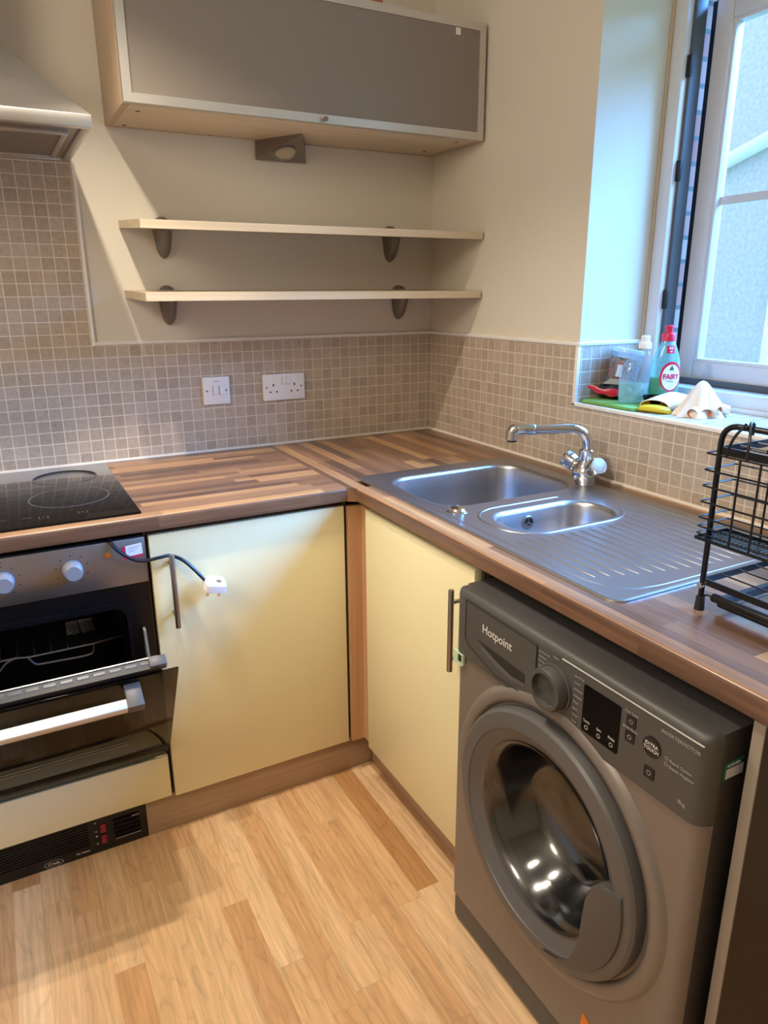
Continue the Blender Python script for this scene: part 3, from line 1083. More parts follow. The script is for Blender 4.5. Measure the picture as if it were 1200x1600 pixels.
for x in (-.5985, -.5265):
    t = B()
    box(t, x - .0021, x + .0021, -.0098, -.0093, 1.0585, 1.0675)
    box(t, x - .0140, x - .0075, -.0098, -.0093, 1.0395, 1.0435)
    box(t, x + .0075, x + .0140, -.0098, -.0093, 1.0395, 1.0435)
    obj('pin_holes', t, 'dark_mark', so, smooth=0)
t = B()
box(t, -.5700, -.5690, -.0099, -.0093, 1.0650, 1.088)
box(t, -.5690, -.5415, -.0099, -.0093, 1.0638, 1.0648)
obj('rocker_gap', t, 'grey_mark', so, smooth=0)
for x in (-.6215, -.5025):
    t = B()
    lathe(t, [(.0001, 0), (.003, 0), (.0026, .001), (.0001, .0012)], (x, -.0095, 1.056), (0, -1, 0), 14)
    obj('screw', t, 'pewter', so)

# ------------------------------------------------------------------ wall shelves
def shelf(zb, zf, xl, brackets, label):
    sh = thing('wall_shelf', label, 'shelf', (-0.5, 0, zb), 'maple wall shelves')
    t = B()
    prism(t, [(0.004, zb), (-.300, zf), (-.300, zf - .0205), (0.004, zb - .0205)], lambda a, b, d: (d, a, b), xl, -0.002)
    obj('board', t, 'beech', sh)
    for bx in brackets:
        t = B()
        zt = zb - .0215
        R = []
        for k in range(13):
            u = 1 - (1 - k / 12) ** 1.6
            e = math.sqrt(max(0.0, 1 - max(0, (u - .62) / .38) ** 2))
            hw = (.0262 - .0100 * u) * max(.05, e)
            dp = (.062 - .036 * u) * max(.10, e)
            zz = zt - .078 * u
            R.append([(bx + hw * math.cos(PI * i / 14), .0055 - dp * math.sin(PI * i / 14) ** .85, zz - (.07 * dp * math.sin(PI * i / 14) if k == 0 else 0)) for i in range(15)])
        loft(t, R)
        br = obj('bracket', t, 'pewter', sh)
        t = B()
        R = []
        for k in range(6):
            u = k / 5
            R.append([(bx + .0215 * math.cos(PI * i / 12) * math.cos(u * PI / 2 * .97), .0055 - .034 * math.sin(PI * i / 12) * math.cos(u * PI / 2 * .97), zb - .004 + .0175 * math.sin(u * PI / 2)) for i in range(13)])
        loft(t, R)
        obj('clamp_cap', t, 'pewter', br)
    return sh
shelf(1.5436, 1.5225, -1.022, (-0.905, -0.163), 'upper of the two maple shelves, directly under the wall cabinet')
shelf(1.3575, 1.3500, -1.025, (-0.907, -0.130), 'lower of the two maple shelves, just above the tiles')

# ------------------------------------------------------------------ wall cabinet
wc = thing('wall_cabinet', 'long maple wall cabinet with lift-up grey glass door', 'cabinet', (-0.52, 0, 1.777))
CX0, CX1, CB, CT = -1.031, -0.006, 1.7775, 2.080
t = B()
box(t, CX0, CX0 + .018, -0.270, 0.004, CB, CT, .0006)
box(t, CX1 - .018, CX1, -0.270, 0.004, CB, CT, .0006)
box(t, CX0 + .018, CX1 - .018, -0.015, 0.004, CB, CT)
obj('side_panel', t, 'beech_z', wc)
t = B()
box(t, CX0 + .0182, CX1 - .0182, -0.270, -.0152, CB, CB + .018, .0006)
box(t, CX0 + .0182, CX1 - .0182, -0.270, -.0152, CT - .018, CT, .0006)
obj('bottom_panel', t, 'beech', wc)
for x, y, r in ((-.984, -.208, .0055), (-.987, -.032, .0055), (-.068, -.242, .0055), (-.074, -.068, .0055), (-.75, -.01, .003), (-.41, -.01, .003)):
    t = B()
    cyl(t, (x, y, CB + .0005), (x, y, CB - .0008), r, seg=16)
    obj('screw_hole', t, 'carcass', wc)
t = B()
DY0, DY1 = -0.2925, -0.272
fw = .0205
def mitre(bm, x0, x1, z0, z1, w):
    o = [(x0, z0), (x1, z0), (x1, z1), (x0, z1)]
    i = [(x0 + w, z0 + w), (x1 - w, z0 + w), (x1 - w, z1 - w), (x0 + w, z1 - w)]
    for k in range(4):
        j = (k + 1) % 4
        q = [o[k], o[j], i[j], i[k]]
        loft(bm, [[(a, DY0, b) for a, b in q], [(a, DY1, b) for a, b in q]])
mitre(t, CX0 + .0005, CX1 - .0005, CB + .0002, CT - .001, fw)
cd = obj('door_frame', t, 'alu', wc, smooth=0)
t = B()
box(t, CX0 + fw - .003, CX1 - fw + .003, -0.2885, -0.283, CB + fw - .003, CT - fw + .003)
obj('glass_panel', t, 'frost', cd)
t = B()
lathe(t, [(.0001, .0), (.0035, .0), (.0035, .008), (.006, .010), (.006, .016), (.005, .0175), (.0001, .0175)], (-.5215, DY0, 1.7855), (0, -1, 0), 20)
obj('door_knob', t, 'pewter', cd)
t = B()
box(t, -.108, -.092, -.2895, -.2875, CT - .040, CT - .0225, .0006)
obj('hinge_clip', t, 'trim', cd)
# little lamp under the cabinet
cl = thing('cabinet_light', 'small wedge shaped grey downlight fixed under the wall cabinet', 'light', (-0.535, 0, 1.7775))
A_, B_, C_, D_, E_ = V(-.6125, 0.003, CB), V(-.526, -.149, CB), V(-.4545, 0.003, CB), V(-.6165, 0.003, 1.7245), V(-.4560, 0.003, 1.7245)
D_.y = E_.y = -0.004
t = B()
vs = [t.verts.new(p) for p in (A_, B_, C_, D_, E_)]
A2, C2 = t.verts.new(A_ + V(0, .001, 0)), t.verts.new(C_ + V(0, .001, 0))
for f in ((0, 1, 3), (1, 2, 4), (1, 4, 3), (0, 3, 4, 2), (0, 2, 1)):
    t.faces.new([vs[i] for i in f])
t.verts.remove(A2)
t.verts.remove(C2)
obj('housing', t, 'pewter', cl, smooth=0)
fn_ = (E_ - B_).cross(D_ - B_).normalized()
if fn_.y > 0:
    fn_ = -fn_
cc = (B_ * .32 + D_ * .385 + E_ * .295)
t = B()
lathe(t, [(.0305, -.001), (.0370, .0005), (.0385, .0025), (.0330, .003), (.0320, .0005)], cc, fn_, 32, cap0=False, cap1=False)
obj('lamp_ring', t, 'handle', cl)
t = B()
lathe(t, [(.0001, -.002), (.0315, -.002), (.030, .002), (.016, .0035), (.0001, .004)], cc, fn_, 32)
obj('lens', t, 'lens', cl)
t = B()
box(t, -.392, -.338, -.285, -.235, CT + .0003, CT + .012, .002)
tag(obj('card_box', t, 'terracotta'), 'small terracotta coloured packet lying on top of the wall cabinet', 'packet')

# ------------------------------------------------------------------ cooker hood
hd = thing('cooker_hood', 'stainless steel chimney cooker hood over the hob', 'cooker hood', (-1.431, 0, 1.683))
HX0, HX1, HY, HB, HT = -1.731, -1.131, -0.465, 1.682, 1.7075
t = B()
for x0, x1, y0, y1 in ((HX0, HX1, HY, HY + .02), (HX0, HX0 + .02, HY + .02, 0.004), (HX1 - .02, HX1, HY + .02, 0.004), (HX0 + .02, HX1 - .02, -.02, 0.004)):
    box(t, x0, x1, y0, y1, HB, HT, .0012)
obj('rim', t, 'steel', hd)
t = B()
loft(t, [[(HX0 + .001, 0.004, HT), (HX1 - .001, 0.004, HT), (HX1 - .001, HY + .001, HT), (HX0 + .001, HY + .001, HT)],
         [(-1.532, 0.004, 1.92), (-1.330, 0.004, 1.92), (-1.330, -.22, 1.92), (-1.532, -.22, 1.92)]])
obj('canopy', t, 'steel_hood', hd, smooth=0)
t = B()
box(t, -1.530, -1.332, -.218, 0.004, 1.918, 2.45)
obj('chimney', t, 'steel_hood', hd, smooth=0)
t = B()
box(t, HX0 + .02, HX1 - .02, HY + .02, -.02, HB + .006, HB + .014)
obj('underside', t, 'steel_hood', hd, smooth=0)
for x0, x1 in ((-1.425, -1.172), (-1.690, -1.437)):
    t = B()
    for a, b, c, d in ((x0, x1, -.385, -.373), (x0, x1, -.075, -.063), (x0, x0 + .012, -.373, -.075), (x1 - .012, x1, -.373, -.075)):
        box(t, a, b, c, d, HB - .003, HB + .007, .001)
    gf = obj('grease_filter', t, 'steel', hd)
    t = B()
    box(t, x0 + .012, x1 - .012, -.373, -.075, HB + .001, HB + .006)
    obj('filter_mesh', t, 'pewter', gf)
    t = B()
    xm = (x0 + x1) / 2
    box(t, xm - .03, xm + .03, -.366, -.352, HB - .001, HB + .002, .001)
    obj('filter_catch', t, 'handle', gf)

# ------------------------------------------------------------------ sink
sk = thing('kitchen_sink', 'stainless steel one and a half bowl sink with ridged drainer', 'sink', (-0.31, -1.0, W))
SX0, SX1, SYA, SYB = -0.566, -0.058, -1.4835, -0.5365
def loop(x0, x1, y0, y1, r, z, n=10):
    return [(a, b, z) for a, b in rrect(x0, x1, y0, y1, r, n)]
B1 = (-0.512, -0.098, -0.903, -0.592, 0.075)
B2 = (-0.468, -0.182, -1.140, -0.985, 0.062)
t = B()
rings = [loop(SX0, SX1, SYA, SYB, .028, W + .0002), loop(SX0 + .0008, SX1 - .0008, SYA + .0008, SYB - .0008, .0275, W + .003),
         loop(SX0 + .004, SX1 - .004, SYA + .004, SYB - .004, .026, W + .0044), loop(SX0 + .010, SX1 - .010, SYA + .010, SYB - .010, .024, W + .0036),
         loop(SX0 + .018, SX1 - .018, SYA + .018, SYB - .018, .022, W + .0018)]
loft(t, rings, False, False)
def ins(b, d, z, r=None):
    x0, x1, y0, y1, rr_ = b
    return loop(x0 + d, x1 - d, y0 + d, y1 - d, max(.01, (rr_ if r is None else r) - d * .6), z)
def bowl(bm, b, depth):
    R = [ins(b, -.006, W + .0018), ins(b, -.002, W + .0012), ins(b, .003, W - .003), ins(b, .005, W - .010), ins(b, .009, W - depth * .40), ins(b, .013, W - depth * .75),
         ins(b, .019, W - depth * .90), ins(b, .032, W - depth * .98), ins(b, .050, W - depth)]
    loft(bm, R, False, True)
bowl(t, B1, .165)
bowl(t, B2, .085)
bmesh.ops.remove_doubles(t, verts=t.verts, dist=1e-6)
ed = [e for e in t.edges if e.is_boundary and all(abs(v.co.z - (W + .0018)) < 1e-4 for v in e.verts)]
bmesh.ops.triangle_fill(t, use_beauty=True, use_dissolve=False, edges=ed)
obj('basin', t, 'steel_y', sk, smooth=40)
# pressed beads and drainer ridges, standing slightly proud of the plate
def ridge(bm, pts, w=.0036, h=.0024, z=W + .0012):
    pts = [Vector((p[0], p[1], z)) for p in pts]
    n = len(pts)
    R = []
    for i, p in enumerate(pts):
        d = (pts[min(i + 1, n - 1)] - pts[max(i - 1, 0)]).normalized()
        s = V(-d.y, d.x, 0)
        e = 0.15 if i in (0, n - 1) else 1.0
        R.append([p + s * (w * e * math.cos(PI * k / 6)) + V(0, 0, h * e * math.sin(PI * k / 6)) for k in range(7)])
    return loft(bm, R)
t = B()
x = -0.512
while x < -0.085:
    u = (x + .512) / .43
    ys = -1.162 if x > -.47 or x < -.485 else -1.160
    if x < -0.485:
        ys = -1.155
    if x > -0.20:
        ys = -1.125
    if x > -0.165:
        ys = -1.04
    ye = -1.385 - .058 * math.sin(min(1, u * 1.6) * PI / 2) + .012 * max(0, u - .6)
    ridge(t, [(x, ys - (ys - ye) * k / 12) for k in range(13)])
    x += 0.0262
obj('drainer_ridge', t, 'steel_y', sk, smooth=60)
t = B()
c2 = [(a, b) for a, b in rrect(B2[0] - .026, B2[1] + .024, B2[2] - .012, B2[3] + .036, .085, 10)]
c2 = c2[8:42]
ridge(t, c2, .0045, .0024)
ridge(t, [(-0.535, -0.60 - .078 * k) for k in range(11)] + [(-.522, -1.425), (-.490, -1.452), (-.44, -1.459)] + [(-.40 + .03 * k, -1.460) for k in range(9)], .0030, .0012)
obj('pressed_bead', t, 'steel_y', sk, smooth=60)
t = B()
lathe(t, [(.026, 0), (.024, .002), (.020, .004), (.017, .009), (.009, .012), (.0001, .0125)], (-.500, -.932, W + .001), UP, 28)
obj('tap_hole_cover', t, 'chrome', sk)
t = B()
ov_c = V(-.345, B2[3] - .0085, W - .032)
lathe(t, [(.0001, 0), (.0165, 0), (.0165, .002), (.014, .0035), (.0001, .0035)], ov_c, (0, -1, .08), 28)
of = obj('overflow', t, 'handle', sk)
t = B()
for k in range(3):
    a0 = PI / 2 + k * 2 * PI / 3 + .25
    seg_ = [(r * math.cos(a), r * math.sin(a)) for r, aa in ((.004, (0, .5, 1)), (.0118, (1, .75, .5, .25, 0))) for a in [a0 + (2 * PI / 3 - .5) * q for q in aa]]
    prism(t, seg_, lambda a, b, d: ov_c + V(a, -.0035 - d, b), 0, .0006)
obj('overflow_hole', t, 'void', of, smooth=0)
for (x0, x1, y0, y1, _r), dp in ((B1, .165), (B2, .085)):
    c = V((x0 + x1) / 2, (y0 + y1) / 2, W - dp + .0005)
    t = B()
    lathe(t, [(.034, 0), (.032, .002), (.024, .001), (.022, -.0002), (.0001, -.0002)], c, UP, 28)
    obj('waste', t, 'chrome', sk)

# ------------------------------------------------------------------ tap
tp = thing('mixer_tap', 'chrome mixer tap with swivel spout and two round knobs', 'tap', (-0.075, -0.890, W))
TC = V(-0.075, -0.890, W + .0014)
t = B()
lathe(t, [(.0245, .001), (.0255, .004), (.0275, .008), (.0335, .018), (.0365, .029), (.0355, .040), (.0300, .051), (.0235, .059), (.0210, .063), (.0210, .090), (.0185, .093), (.0001, .093)], TC, UP, 36)
for s in (-1, 1):
    d = V(-.22, s * .80, .46).normalized()
    cyl(t, TC + V(0, 0, .030), TC + V(0, 0, .028) + d * .038, .0225, .0190, 24)
obj('tap_body', t, 'chrome', tp)
sd = V(-.177, .088, 0).normalized()
top = TC + V(0, 0, .145)
t = B()
path = fillet([TC + V(0, 0, .035), top, top + sd * .172], .050, 12)
tube(t, path, .0130, 18)
spo = obj('spout', t, 'chrome', tp)
t = B()
cyl(t, top + sd * .140, top + sd * .186, .0158, .0158, 24, .002)
tube(t, fillet([top + sd * .172, top + sd * .1965, top + sd * .1965 + V(0, 0, -.026)], .016, 8), .0155, 20)
obj('spout_end', t, 'chrome', spo)
t = B()
cyl(t, top + sd * .1965 + V(0, 0, -.025), top + sd * .1965 + V(0, 0, -.031), .0125, seg=20)
obj('aerator', t, 'black', spo)
for s in (-1, 1):
    d = V(-.22, s * .80, .46).normalized()
    b0 = TC + V(0, 0, .028) + d * .038
    t = B()
    n = 30
    u, w, _ = frame(d)
    R = []
    for h, r, am in ((0, .016, 0), (.002, .0220, .05), (.016, .0240, .07), (.031, .0225, .06), (.035, .0200, 0)):
        R.append([b0 + d * h + (u * math.cos(a) + w * math.sin(a)) * (r * (1 + am * math.cos(5 * a))) for a in [2 * PI * i / n for i in range(n)]])
    loft(t, R)
    kn = obj('tap_knob', t, 'chrome', tp)
    t = B()
    lathe(t, [(.0185, 0), (.0180, .002), (.008, .003), (.0001, .003)], b0 + d * .035, d, 28)
    obj('knob_cap', t, 'alu', kn)

# ------------------------------------------------------------------ wire dish rack
rk = thing('dish_rack', 'black wire two tier dish rack standing on the worktop right of the sink', 'dish rack', (-0.34, -1.74, W))
RX0, RX1, RYA, RYB = -0.4615, -0.215, -1.925, -1.555
def frame_u(x):
    t = B()
    tube(t, fillet([(x, RYB, W + .018), (x, RYB, 1.1605), (x, RYA, 1.1605), (x, RYA, W + .018)], .028, 8), .0044, 12)
    return obj('end_frame', t, 'black_wire', rk)
for x in (RX0, RX1):
    f = frame_u(x)
    for y in (RYB, RYA):
        t = B()
        cyl(t, (x, y, W), (x, y, W + .022), .0078, .0066, 14)
        obj('rubber_foot', t, 'rubber', f)
def flat_frame(zc, h, name):
    t = B()
    for x in (RX0, RX1):
        box(t, x - .0015, x + .0015, RYA, RYB, zc - h / 2, zc + h / 2)
    for y in (RYA, RYB):
        box(t, RX0, RX1, y - .0015, y + .0015, zc - h / 2, zc + h / 2)
    return t
t = flat_frame(0.915, 0.0105, 'lower')
lt = obj('lower_tier', t, 'black_wire', rk)
t = B()
for k in range(1, 6):
    x = RX0 + .041 * k
    tube(t, [(x, RYB, .918), (x, RYA, .918)], .0014, 6)
obj('lower_wires', t, 'black_wire', lt)
t = flat_frame(1.122, 0.012, 'upper')
ut = obj('upper_tier', t, 'black_wire', rk)
t = B()
for k in range(1, 6):
    x = RX0 + .041 * k
    tube(t, [(x, RYB, 1.125), (x, RYA, 1.125)], .0014, 6)
for k in range(5):
    y = RYB - .06 - .06 * k
    tube(t, fillet([(RX0 + .02, y, 1.125), (RX0 + .04, y, 1.165), (RX0 + .06, y, 1.125)], .02, 6), .0017, 6)
obj('upper_wires', t, 'black_wire', ut)
# cutlery basket hung on the front end
bk = B()
BX0, BX1, BYA, BYB = -.480, -.408, -1.800, -1.545
for z in (1.1185, 1.0935, 1.0690, 1.0445, 1.0200, 1.0060, .9950):
    tube(bk, fillet([(BX0, BYB, z), (BX1, BYB, z), (BX1, BYA, z), (BX0, BYA, z)], .006, 3, True), .0014, 7, True)
for x in (BX0, BX1):
    for k in range(5):
        y = BYB - .058 - .032 * k
        tube(bk, [(x, y, 1.1185), (x, y, .986)], .0017, 7)
for x0 in (BX0, BX1):
    pass
basket = obj('cutlery_basket', bk, 'black_wire', rk)
t = B()
n1, n2 = 36, 12
for i in range(n1 + 1):
    y = BYB + (BYA - BYB) * i / n1
    box(t, BX0, BX1, y - .0010, y + .0010, .9855, .9868)
for j in range(n2 + 1):
    x = BX0 + (BX1 - BX0) * j / n2
    box(t, x - .0009, x + .0009, BYA, BYB, .9853, .9866)
for x in (BX0, BX1):
    box(t, x - .001, x + .001, BYA, BYB, .985, .990)
for y in (BYA, BYB):
    box(t, BX0, BX1, y - .001, y + .001, .985, .990)
obj('mesh_base', t, 'black_wire', basket)
for y in (-1.600, -1.735):
    t = B()
    tube(t, fillet([(BX0, y - .012, 1.1185), (BX0 + .004, y - .010, 1.150), (RX0 - .004, y, 1.171), (RX0 + .012, y + .004, 1.166), (RX0 + .010, y + .004, 1.150)], .012, 6), .0021, 8)
    tube(t, fillet([(BX0, y + .020, 1.1185), (BX0 + .002, y + .016, 1.145), (RX0 - .006, y + .004, 1.168)], .012, 6), .0021, 8)
    obj('hook', t, 'black_wire', basket)
t = B()
cyl(t, (RX0 - .008, RYB + .0, .908), (RX0 - .001, RYB, .908), .0048, seg=14, bev=.001)
obj('bolt', t, 'chrome', rk)
# drip tray under the lower tier
t = B()
TX0, TX1, TYA, TYB = -.452, -.225, -1.90, -1.572
o_ = rrect(TX0, TX1, TYA, TYB, .012, 4)
i_ = rrect(TX0 + .010, TX1 - .010, TYA + .010, TYB - .010, .008, 4)
loft(t, [[(a, b, .878) for a, b in i_], [(a, b, .878) for a, b in o_], [(a, b, .890) for a, b in o_], [(a, b, .890) for a, b in i_], [(a, b, .878) for a, b in i_]], False, False)
for k in range(7):
    y = TYB - .02 - .048 * k
    tube(t, [(TX0 + .006, y, .881), (TX1 - .006, y, .881)], .0014, 6)
tray = obj('drip_tray', t, 'black', rk)
t = B()
cyl(t, (RX0 + .004, -1.573, .893), (RX0 + .004, -1.90, .893), .0072, seg=16, bev=.002)
tube(t, fillet([(RX0 + .003, -1.575, .893), (RX0 + .002, -1.562, .894), (RX0 - .001, -1.557, .886)], .006, 4), .0016, 7)
obj('tray_handle', t, 'black_wire', tray)

# ------------------------------------------------------------------ washing machine
wm = thing('washing_machine', 'graphite grey front loading washing machine under the right worktop', 'washing machine', (-0.37, -1.453, 0))
MYA, MYB, MX = -1.7440, -1.1640, -0.655
t = B()
for a, b, c, d in ((MYA + .003, MYA + .008, 0.010, 0.803), (MYB - .008, MYB - .003, 0.010, 0.803), (MYA + .008, MYB - .008, 0.798, 0.803), (MYA + .008, MYB - .008, 0.010, 0.016)):
    box(t, MX + .0245, -0.075, a, b, c, d)
box(t, -0.080, -0.075, MYA + .008, MYB - .008, 0.016, 0.798)
obj('cabinet_body', t, 'wm_side', wm)
t = B()
fp = rrect(MYA, MYB, 0, 1, .02)
def front_slab(bm, z0, z1, x0, r=.022, top=0.0):
    """slab with rounded upright corners facing -x"""
    pts = []
    for k in range(7):
        a = PI / 2 * k / 6
        pts.append((x0 + r - r * math.sin(a), MYB - r + r * math.cos(a)))
    for k in range(7):
        a = PI / 2 * k / 6
        pts.append((x0 + r - r * math.cos(a), MYA + r - r * math.sin(a)))
    pts = [(MX + .024, MYB)] + pts + [(MX + .024, MYA)]
    if not top:
        return loft(bm, [[(a, b, z0) for a, b in pts], [(a, b, z1) for a, b in pts]])
    R = [[(a, b, z0) for a, b in pts]]
    cx_, cy_ = MX + .024, (MYA + MYB) / 2
    for k in range(7):
        q = PI / 2 * k / 6
        d = top * (1 - math.cos(q))
        R.append([(min(cx_, a + d) if a < cx_ - .001 else a, min(b, MYB - d) if b > cy_ else max(b, MYA + d), z1 - top + top * math.sin(q)) for a, b in pts])
    return loft(bm, R)
DC = V(MX, -1.4520, .4380)
t = B()
front_slab(t, 0.075, 0.6660, MX + .002)
bmesh.ops.delete(t, geom=[f for f in t.faces if abs(f.calc_center_median().x - (MX + .002)) < 1e-4 or abs(f.calc_center_median().x - (MX + .024)) < 1e-4], context='FACES_ONLY')
bmesh.ops.delete(t, geom=[e for e in t.edges if not e.link_faces], context='EDGES')
hole = [t.verts.new((MX + .002, DC.y + .186 * math.cos(2 * PI * i / 64), DC.z + .186 * math.sin(2 * PI * i / 64))) for i in range(64)]
he = [t.edges.new((hole[i], hole[(i + 1) % 64])) for i in range(64)]
he += [e for e in t.edges if len(e.link_faces) == 1 and all(abs(v.co.x - (MX + .002)) < 1e-4 for v in e.verts)]
bmesh.ops.triangle_fill(t, use_beauty=True, edges=list(set(he)))
obj('front_panel', t, 'wm_panel', wm, smooth=40)
t = B()
front_slab(t, 0.6680, 0.8035, MX - .004, .022, .013)
con = obj('console', t, 'wm_console', wm, smooth=40)
t = B()
front_slab(t, 0.012, 0.0725, MX + .006)
obj('kick_panel', t, 'wm_console', wm, smooth=40)
for y in (MYA + .05, MYB - .05):
    for x in (MX + .08, -.12):
        t = B()
        cyl(t, (x, y, 0), (x, y, .016), .018, seg=16)
        obj('foot', t, 'rubber', wm)
# raised moulding round the door
def arc_lathe(bm, prof, seg=96, a0=0.0, a1=2 * PI):
    """prof: (radius, distance out of the front)"""
    full = a1 - a0 > 2 * PI - .01
    n = seg if full else seg + 1
    R = [[DC + V(-h, -math.cos(a0 + (a1 - a0) * i / seg) * r, math.sin(a0 + (a1 - a0) * i / seg) * r) for i in range(n)] for r, h in prof]
    return loft(bm, R, False, False, closed=full)
t = B()
arc_lathe(t, [(.266, -.004), (.260, .003), (.253, .0075), (.243, .0085), (.235, .006), (.231, -.004)], 96)
obj('door_surround', t, 'wm_panel', wm, smooth=60)
t = B()
arc_lathe(t, [(.2265, -.002), (.2270, .012), (.2250, .019), (.2200, .0235), (.1960, .0280), (.1925, .0275), (.1910, .0250), (.1720, .0130), (.1665, .0110), (.1640, .0080), (.1640, -.02)])
drg = obj('porthole_door', t, 'wm_ring', wm, smooth=24)
t = B()
def PP(y, z, h):
    return DC + V(-h, -y, z)
hp = []
for k in range(25):
    a = math.radians(14 - 92 * k / 24)
    hp.append((math.cos(a) * .2075, math.sin(a) * .2075))
inn = [(.050, -.200), (.082, -.185), (.108, -.158), (.122, -.120), (.128, -.085), (.130, -.045), (.133, -.010), (.142, .022), (.160, .040), (.185, .048)]
poly = hp + inn
cxy = (sum(a for a, b in poly) / len(poly), sum(b for a, b in poly) / len(poly))
def shrink(p, s):
    return [(cxy[0] + (a - cxy[0]) * s, cxy[1] + (b - cxy[1]) * s) for a, b in p]
loft(t, [[PP(a, b, .008) for a, b in poly], [PP(a, b, .0275) for a, b in poly], [PP(a, b, .0300) for a, b in shrink(poly, .975)], [PP(a, b, .0310) for a, b in shrink(poly, .92)]])
obj('door_handle', t, 'wm_console', drg, smooth=40)
t = B()
arc_lathe(t, [(.166, .014), (.160, .012), (.150, -.002), (.138, -.030), (.122, -.070), (.105, -.088), (.06, -.098), (.002, -.100)])
obj('door_glass', t, 'wm_glass', drg, smooth=60)
t = B()
arc_lathe(t, [(.180, -.006), (.172, -.010), (.166, -.03), (.150, -.05), (.150, -.10)])
obj('door_gasket', t, 'rubber', wm, smooth=60)
t = B()
arc_lathe(t, [(.150, -.09), (.175, -.11), (.212, -.12), (.214, -.40), (.19, -.415), (.002, -.42)])
obj('drum', t, 'steel_drum', wm, smooth=40)
# detergent drawer front
CXF = MX - .0045
t = B()
dpoly = [(-1.2035, .7895), (-1.4095, .7865), (-1.4090, .6880), (-1.3900, .6800), (-1.300, .6770), (-1.215, .6990), (-1.2035, .7100)]
def onface(h0):
    return lambda a, b, d: (CXF + h0 - d, a, b)
prism(t, dpoly, onface(.002), 0, .0022)
dt = obj('detergent_drawer', t, 'wm_console', wm, smooth=0)
t = B()
N_ = len(dpoly)
for i in range(N_):
    a, b = dpoly[i], dpoly[(i + 1) % N_]
    tube(t, [(CXF - .0004, a[0], a[1]), (CXF - .0004, b[0], b[1])], .0011, 6)
obj('drawer_gap', t, 'rubber', dt)
t = B()
g = [(-1.243, .7235), (-1.30, .7215), (-1.360, .7195), (-1.3815, .7185), (-1.3825, .7010), (-1.345, .6985), (-1.30, .7065), (-1.265, .7160)]
prism(t, g, onface(.0005), 0, .0013)
obj('drawer_grip', t, 'rubber', dt, smooth=0)
t = B()
g2 = [(-1.262, .7155), (-1.30, .7055), (-1.345, .6975), (-1.384, .7005), (-1.384, .6945), (-1.345, .6895), (-1.30, .6955), (-1.258, .7090)]
prism(t, g2, onface(.0005), 0, .0020)
obj('grip_lip', t, 'wm_ring', dt, smooth=0)
t = B()
text(t, 'Hotpoint', .0235, (CXF - .0004, -1.3005, .7520), RY, UP, bold=.0002)
obj('lettering', t, 'wm_text', dt, smooth=0)
# programme dial
t = B()
kc = V(CXF, -1.4560, .7330)
lathe(t, [(.0400, 0), (.0395, .003), (.0375, .004)], kc, (-1, 0, 0), 48, cap0=False, cap1=False)
R = []
u, w, d = frame((-1, 0, 0))
lathe(t, [(.0365, .000), (.0360, .020), (.0345, .023), (.0285, .0235), (.0275, .012), (.0001, .010)], kc, (-1, 0, 0), 48)
obj('programme_dial', t, 'wm_console', wm, smooth=40)
t = B()
prism(t, rrect(-1.5965, -1.5215, .6925, .7725, .003, 3), onface(.001), 0, .0016)
dsp = obj('display', t, 'black_gloss', wm, smooth=0)
t = B()
for y, s_ in ((-1.5325, 'Temp.'), (-1.5585, 'Spin'), (-1.584, 'Delay')):
    text(t, s_, .0058, (CXF - .0008, y, .7125), RY, UP)
for y in (-1.5325, -1.5585, -1.584):
    loft(t, [[(CXF - .0009, y + math.cos(2 * PI * i / 20) * .0036 * q, .7020 + math.sin(2 * PI * i / 20) * .0036 * q) for i in range(20)] for q in (1, .75)], False, False)
obj('display_print', t, 'wm_text', dsp, smooth=0)
for y, z, w_, h_ in ((-1.6165, .7600, .0085, .0085), (-1.6165, .7350, .0085, .0085), (-1.6560, .7010, .0090, .0090)):
    t = B()
    prism(t, rrect(y - w_, y + w_, z - h_, z + h_, .0015, 2), onface(.001), 0, .0018)
    tb_ = obj('touch_button', t, 'black', wm, smooth=0)
    t = B()
    loft(t, [[(CXF - .0010, y + math.cos(2 * PI * i / 20) * h_ * .42 * q, z + math.sin(2 * PI * i / 20) * h_ * .42 * q) for i in range(20)] for q in (1, .72)], False, False)
    obj('touch_symbol', t, 'grey_mark', tb_, smooth=0)
t = B()
lathe(t, [(.0155, -.001), (.0155, .0012), (.0001, .0012)], (CXF, -1.6560, .7425), (-1, 0, 0), 32)
xt = obj('round_button', t, 'black', wm, smooth=0)
t = B()
text(t, 'EXTRA', .0074, (CXF - .0013, -1.6560, .7460), RY, UP, bold=.0001)
text(t, 'TOUCH', .0074, (CXF - .0013, -1.6560, .7385), RY, UP, bold=.0001)
obj('button_print', t, 'wm_text', xt, smooth=0)
def cp(txt, size, y, z, al='CENTER'):
    return words('console_print', 'grey_mark', wm, txt, size, (CXF - .0003, y, z), RY, UP, al)
cp('Key Lock', .0066, -1.6165, .7735)
cp('Extra Rinse', .0060, -1.6165, .7480)
cp('Rapid Option', .0066, -1.687, .7400, 'LEFT')
cp('Steam Hygiene', .0066, -1.687, .7310, 'LEFT')
for y, z in ((-1.6815, .7405), (-1.6815, .7315)):
    t = B()
    loft(t, [[(CXF - .0004, y + math.cos(2 * PI * i / 16) * .0030 * q, z + math.sin(2 * PI * i / 16) * .0030 * q) for i in range(16)] for q in (1, .7)], False, False)
    obj('option_mark', t, 'grey_mark', wm, smooth=0)
cp('INVERTERMOTOR', .0078, -1.7000, .7770)
cp('8kg', .0085, -1.7130, .6900)
for k, s_ in enumerate(('Anti Stain 40', 'Anti Stain', 'Full Load', 'Cotton')):
    cp(s_, .0048, -1.4155, .7800 - k * .0085, 'LEFT')
cp('Mixed', .0048, -1.4560, .7850)
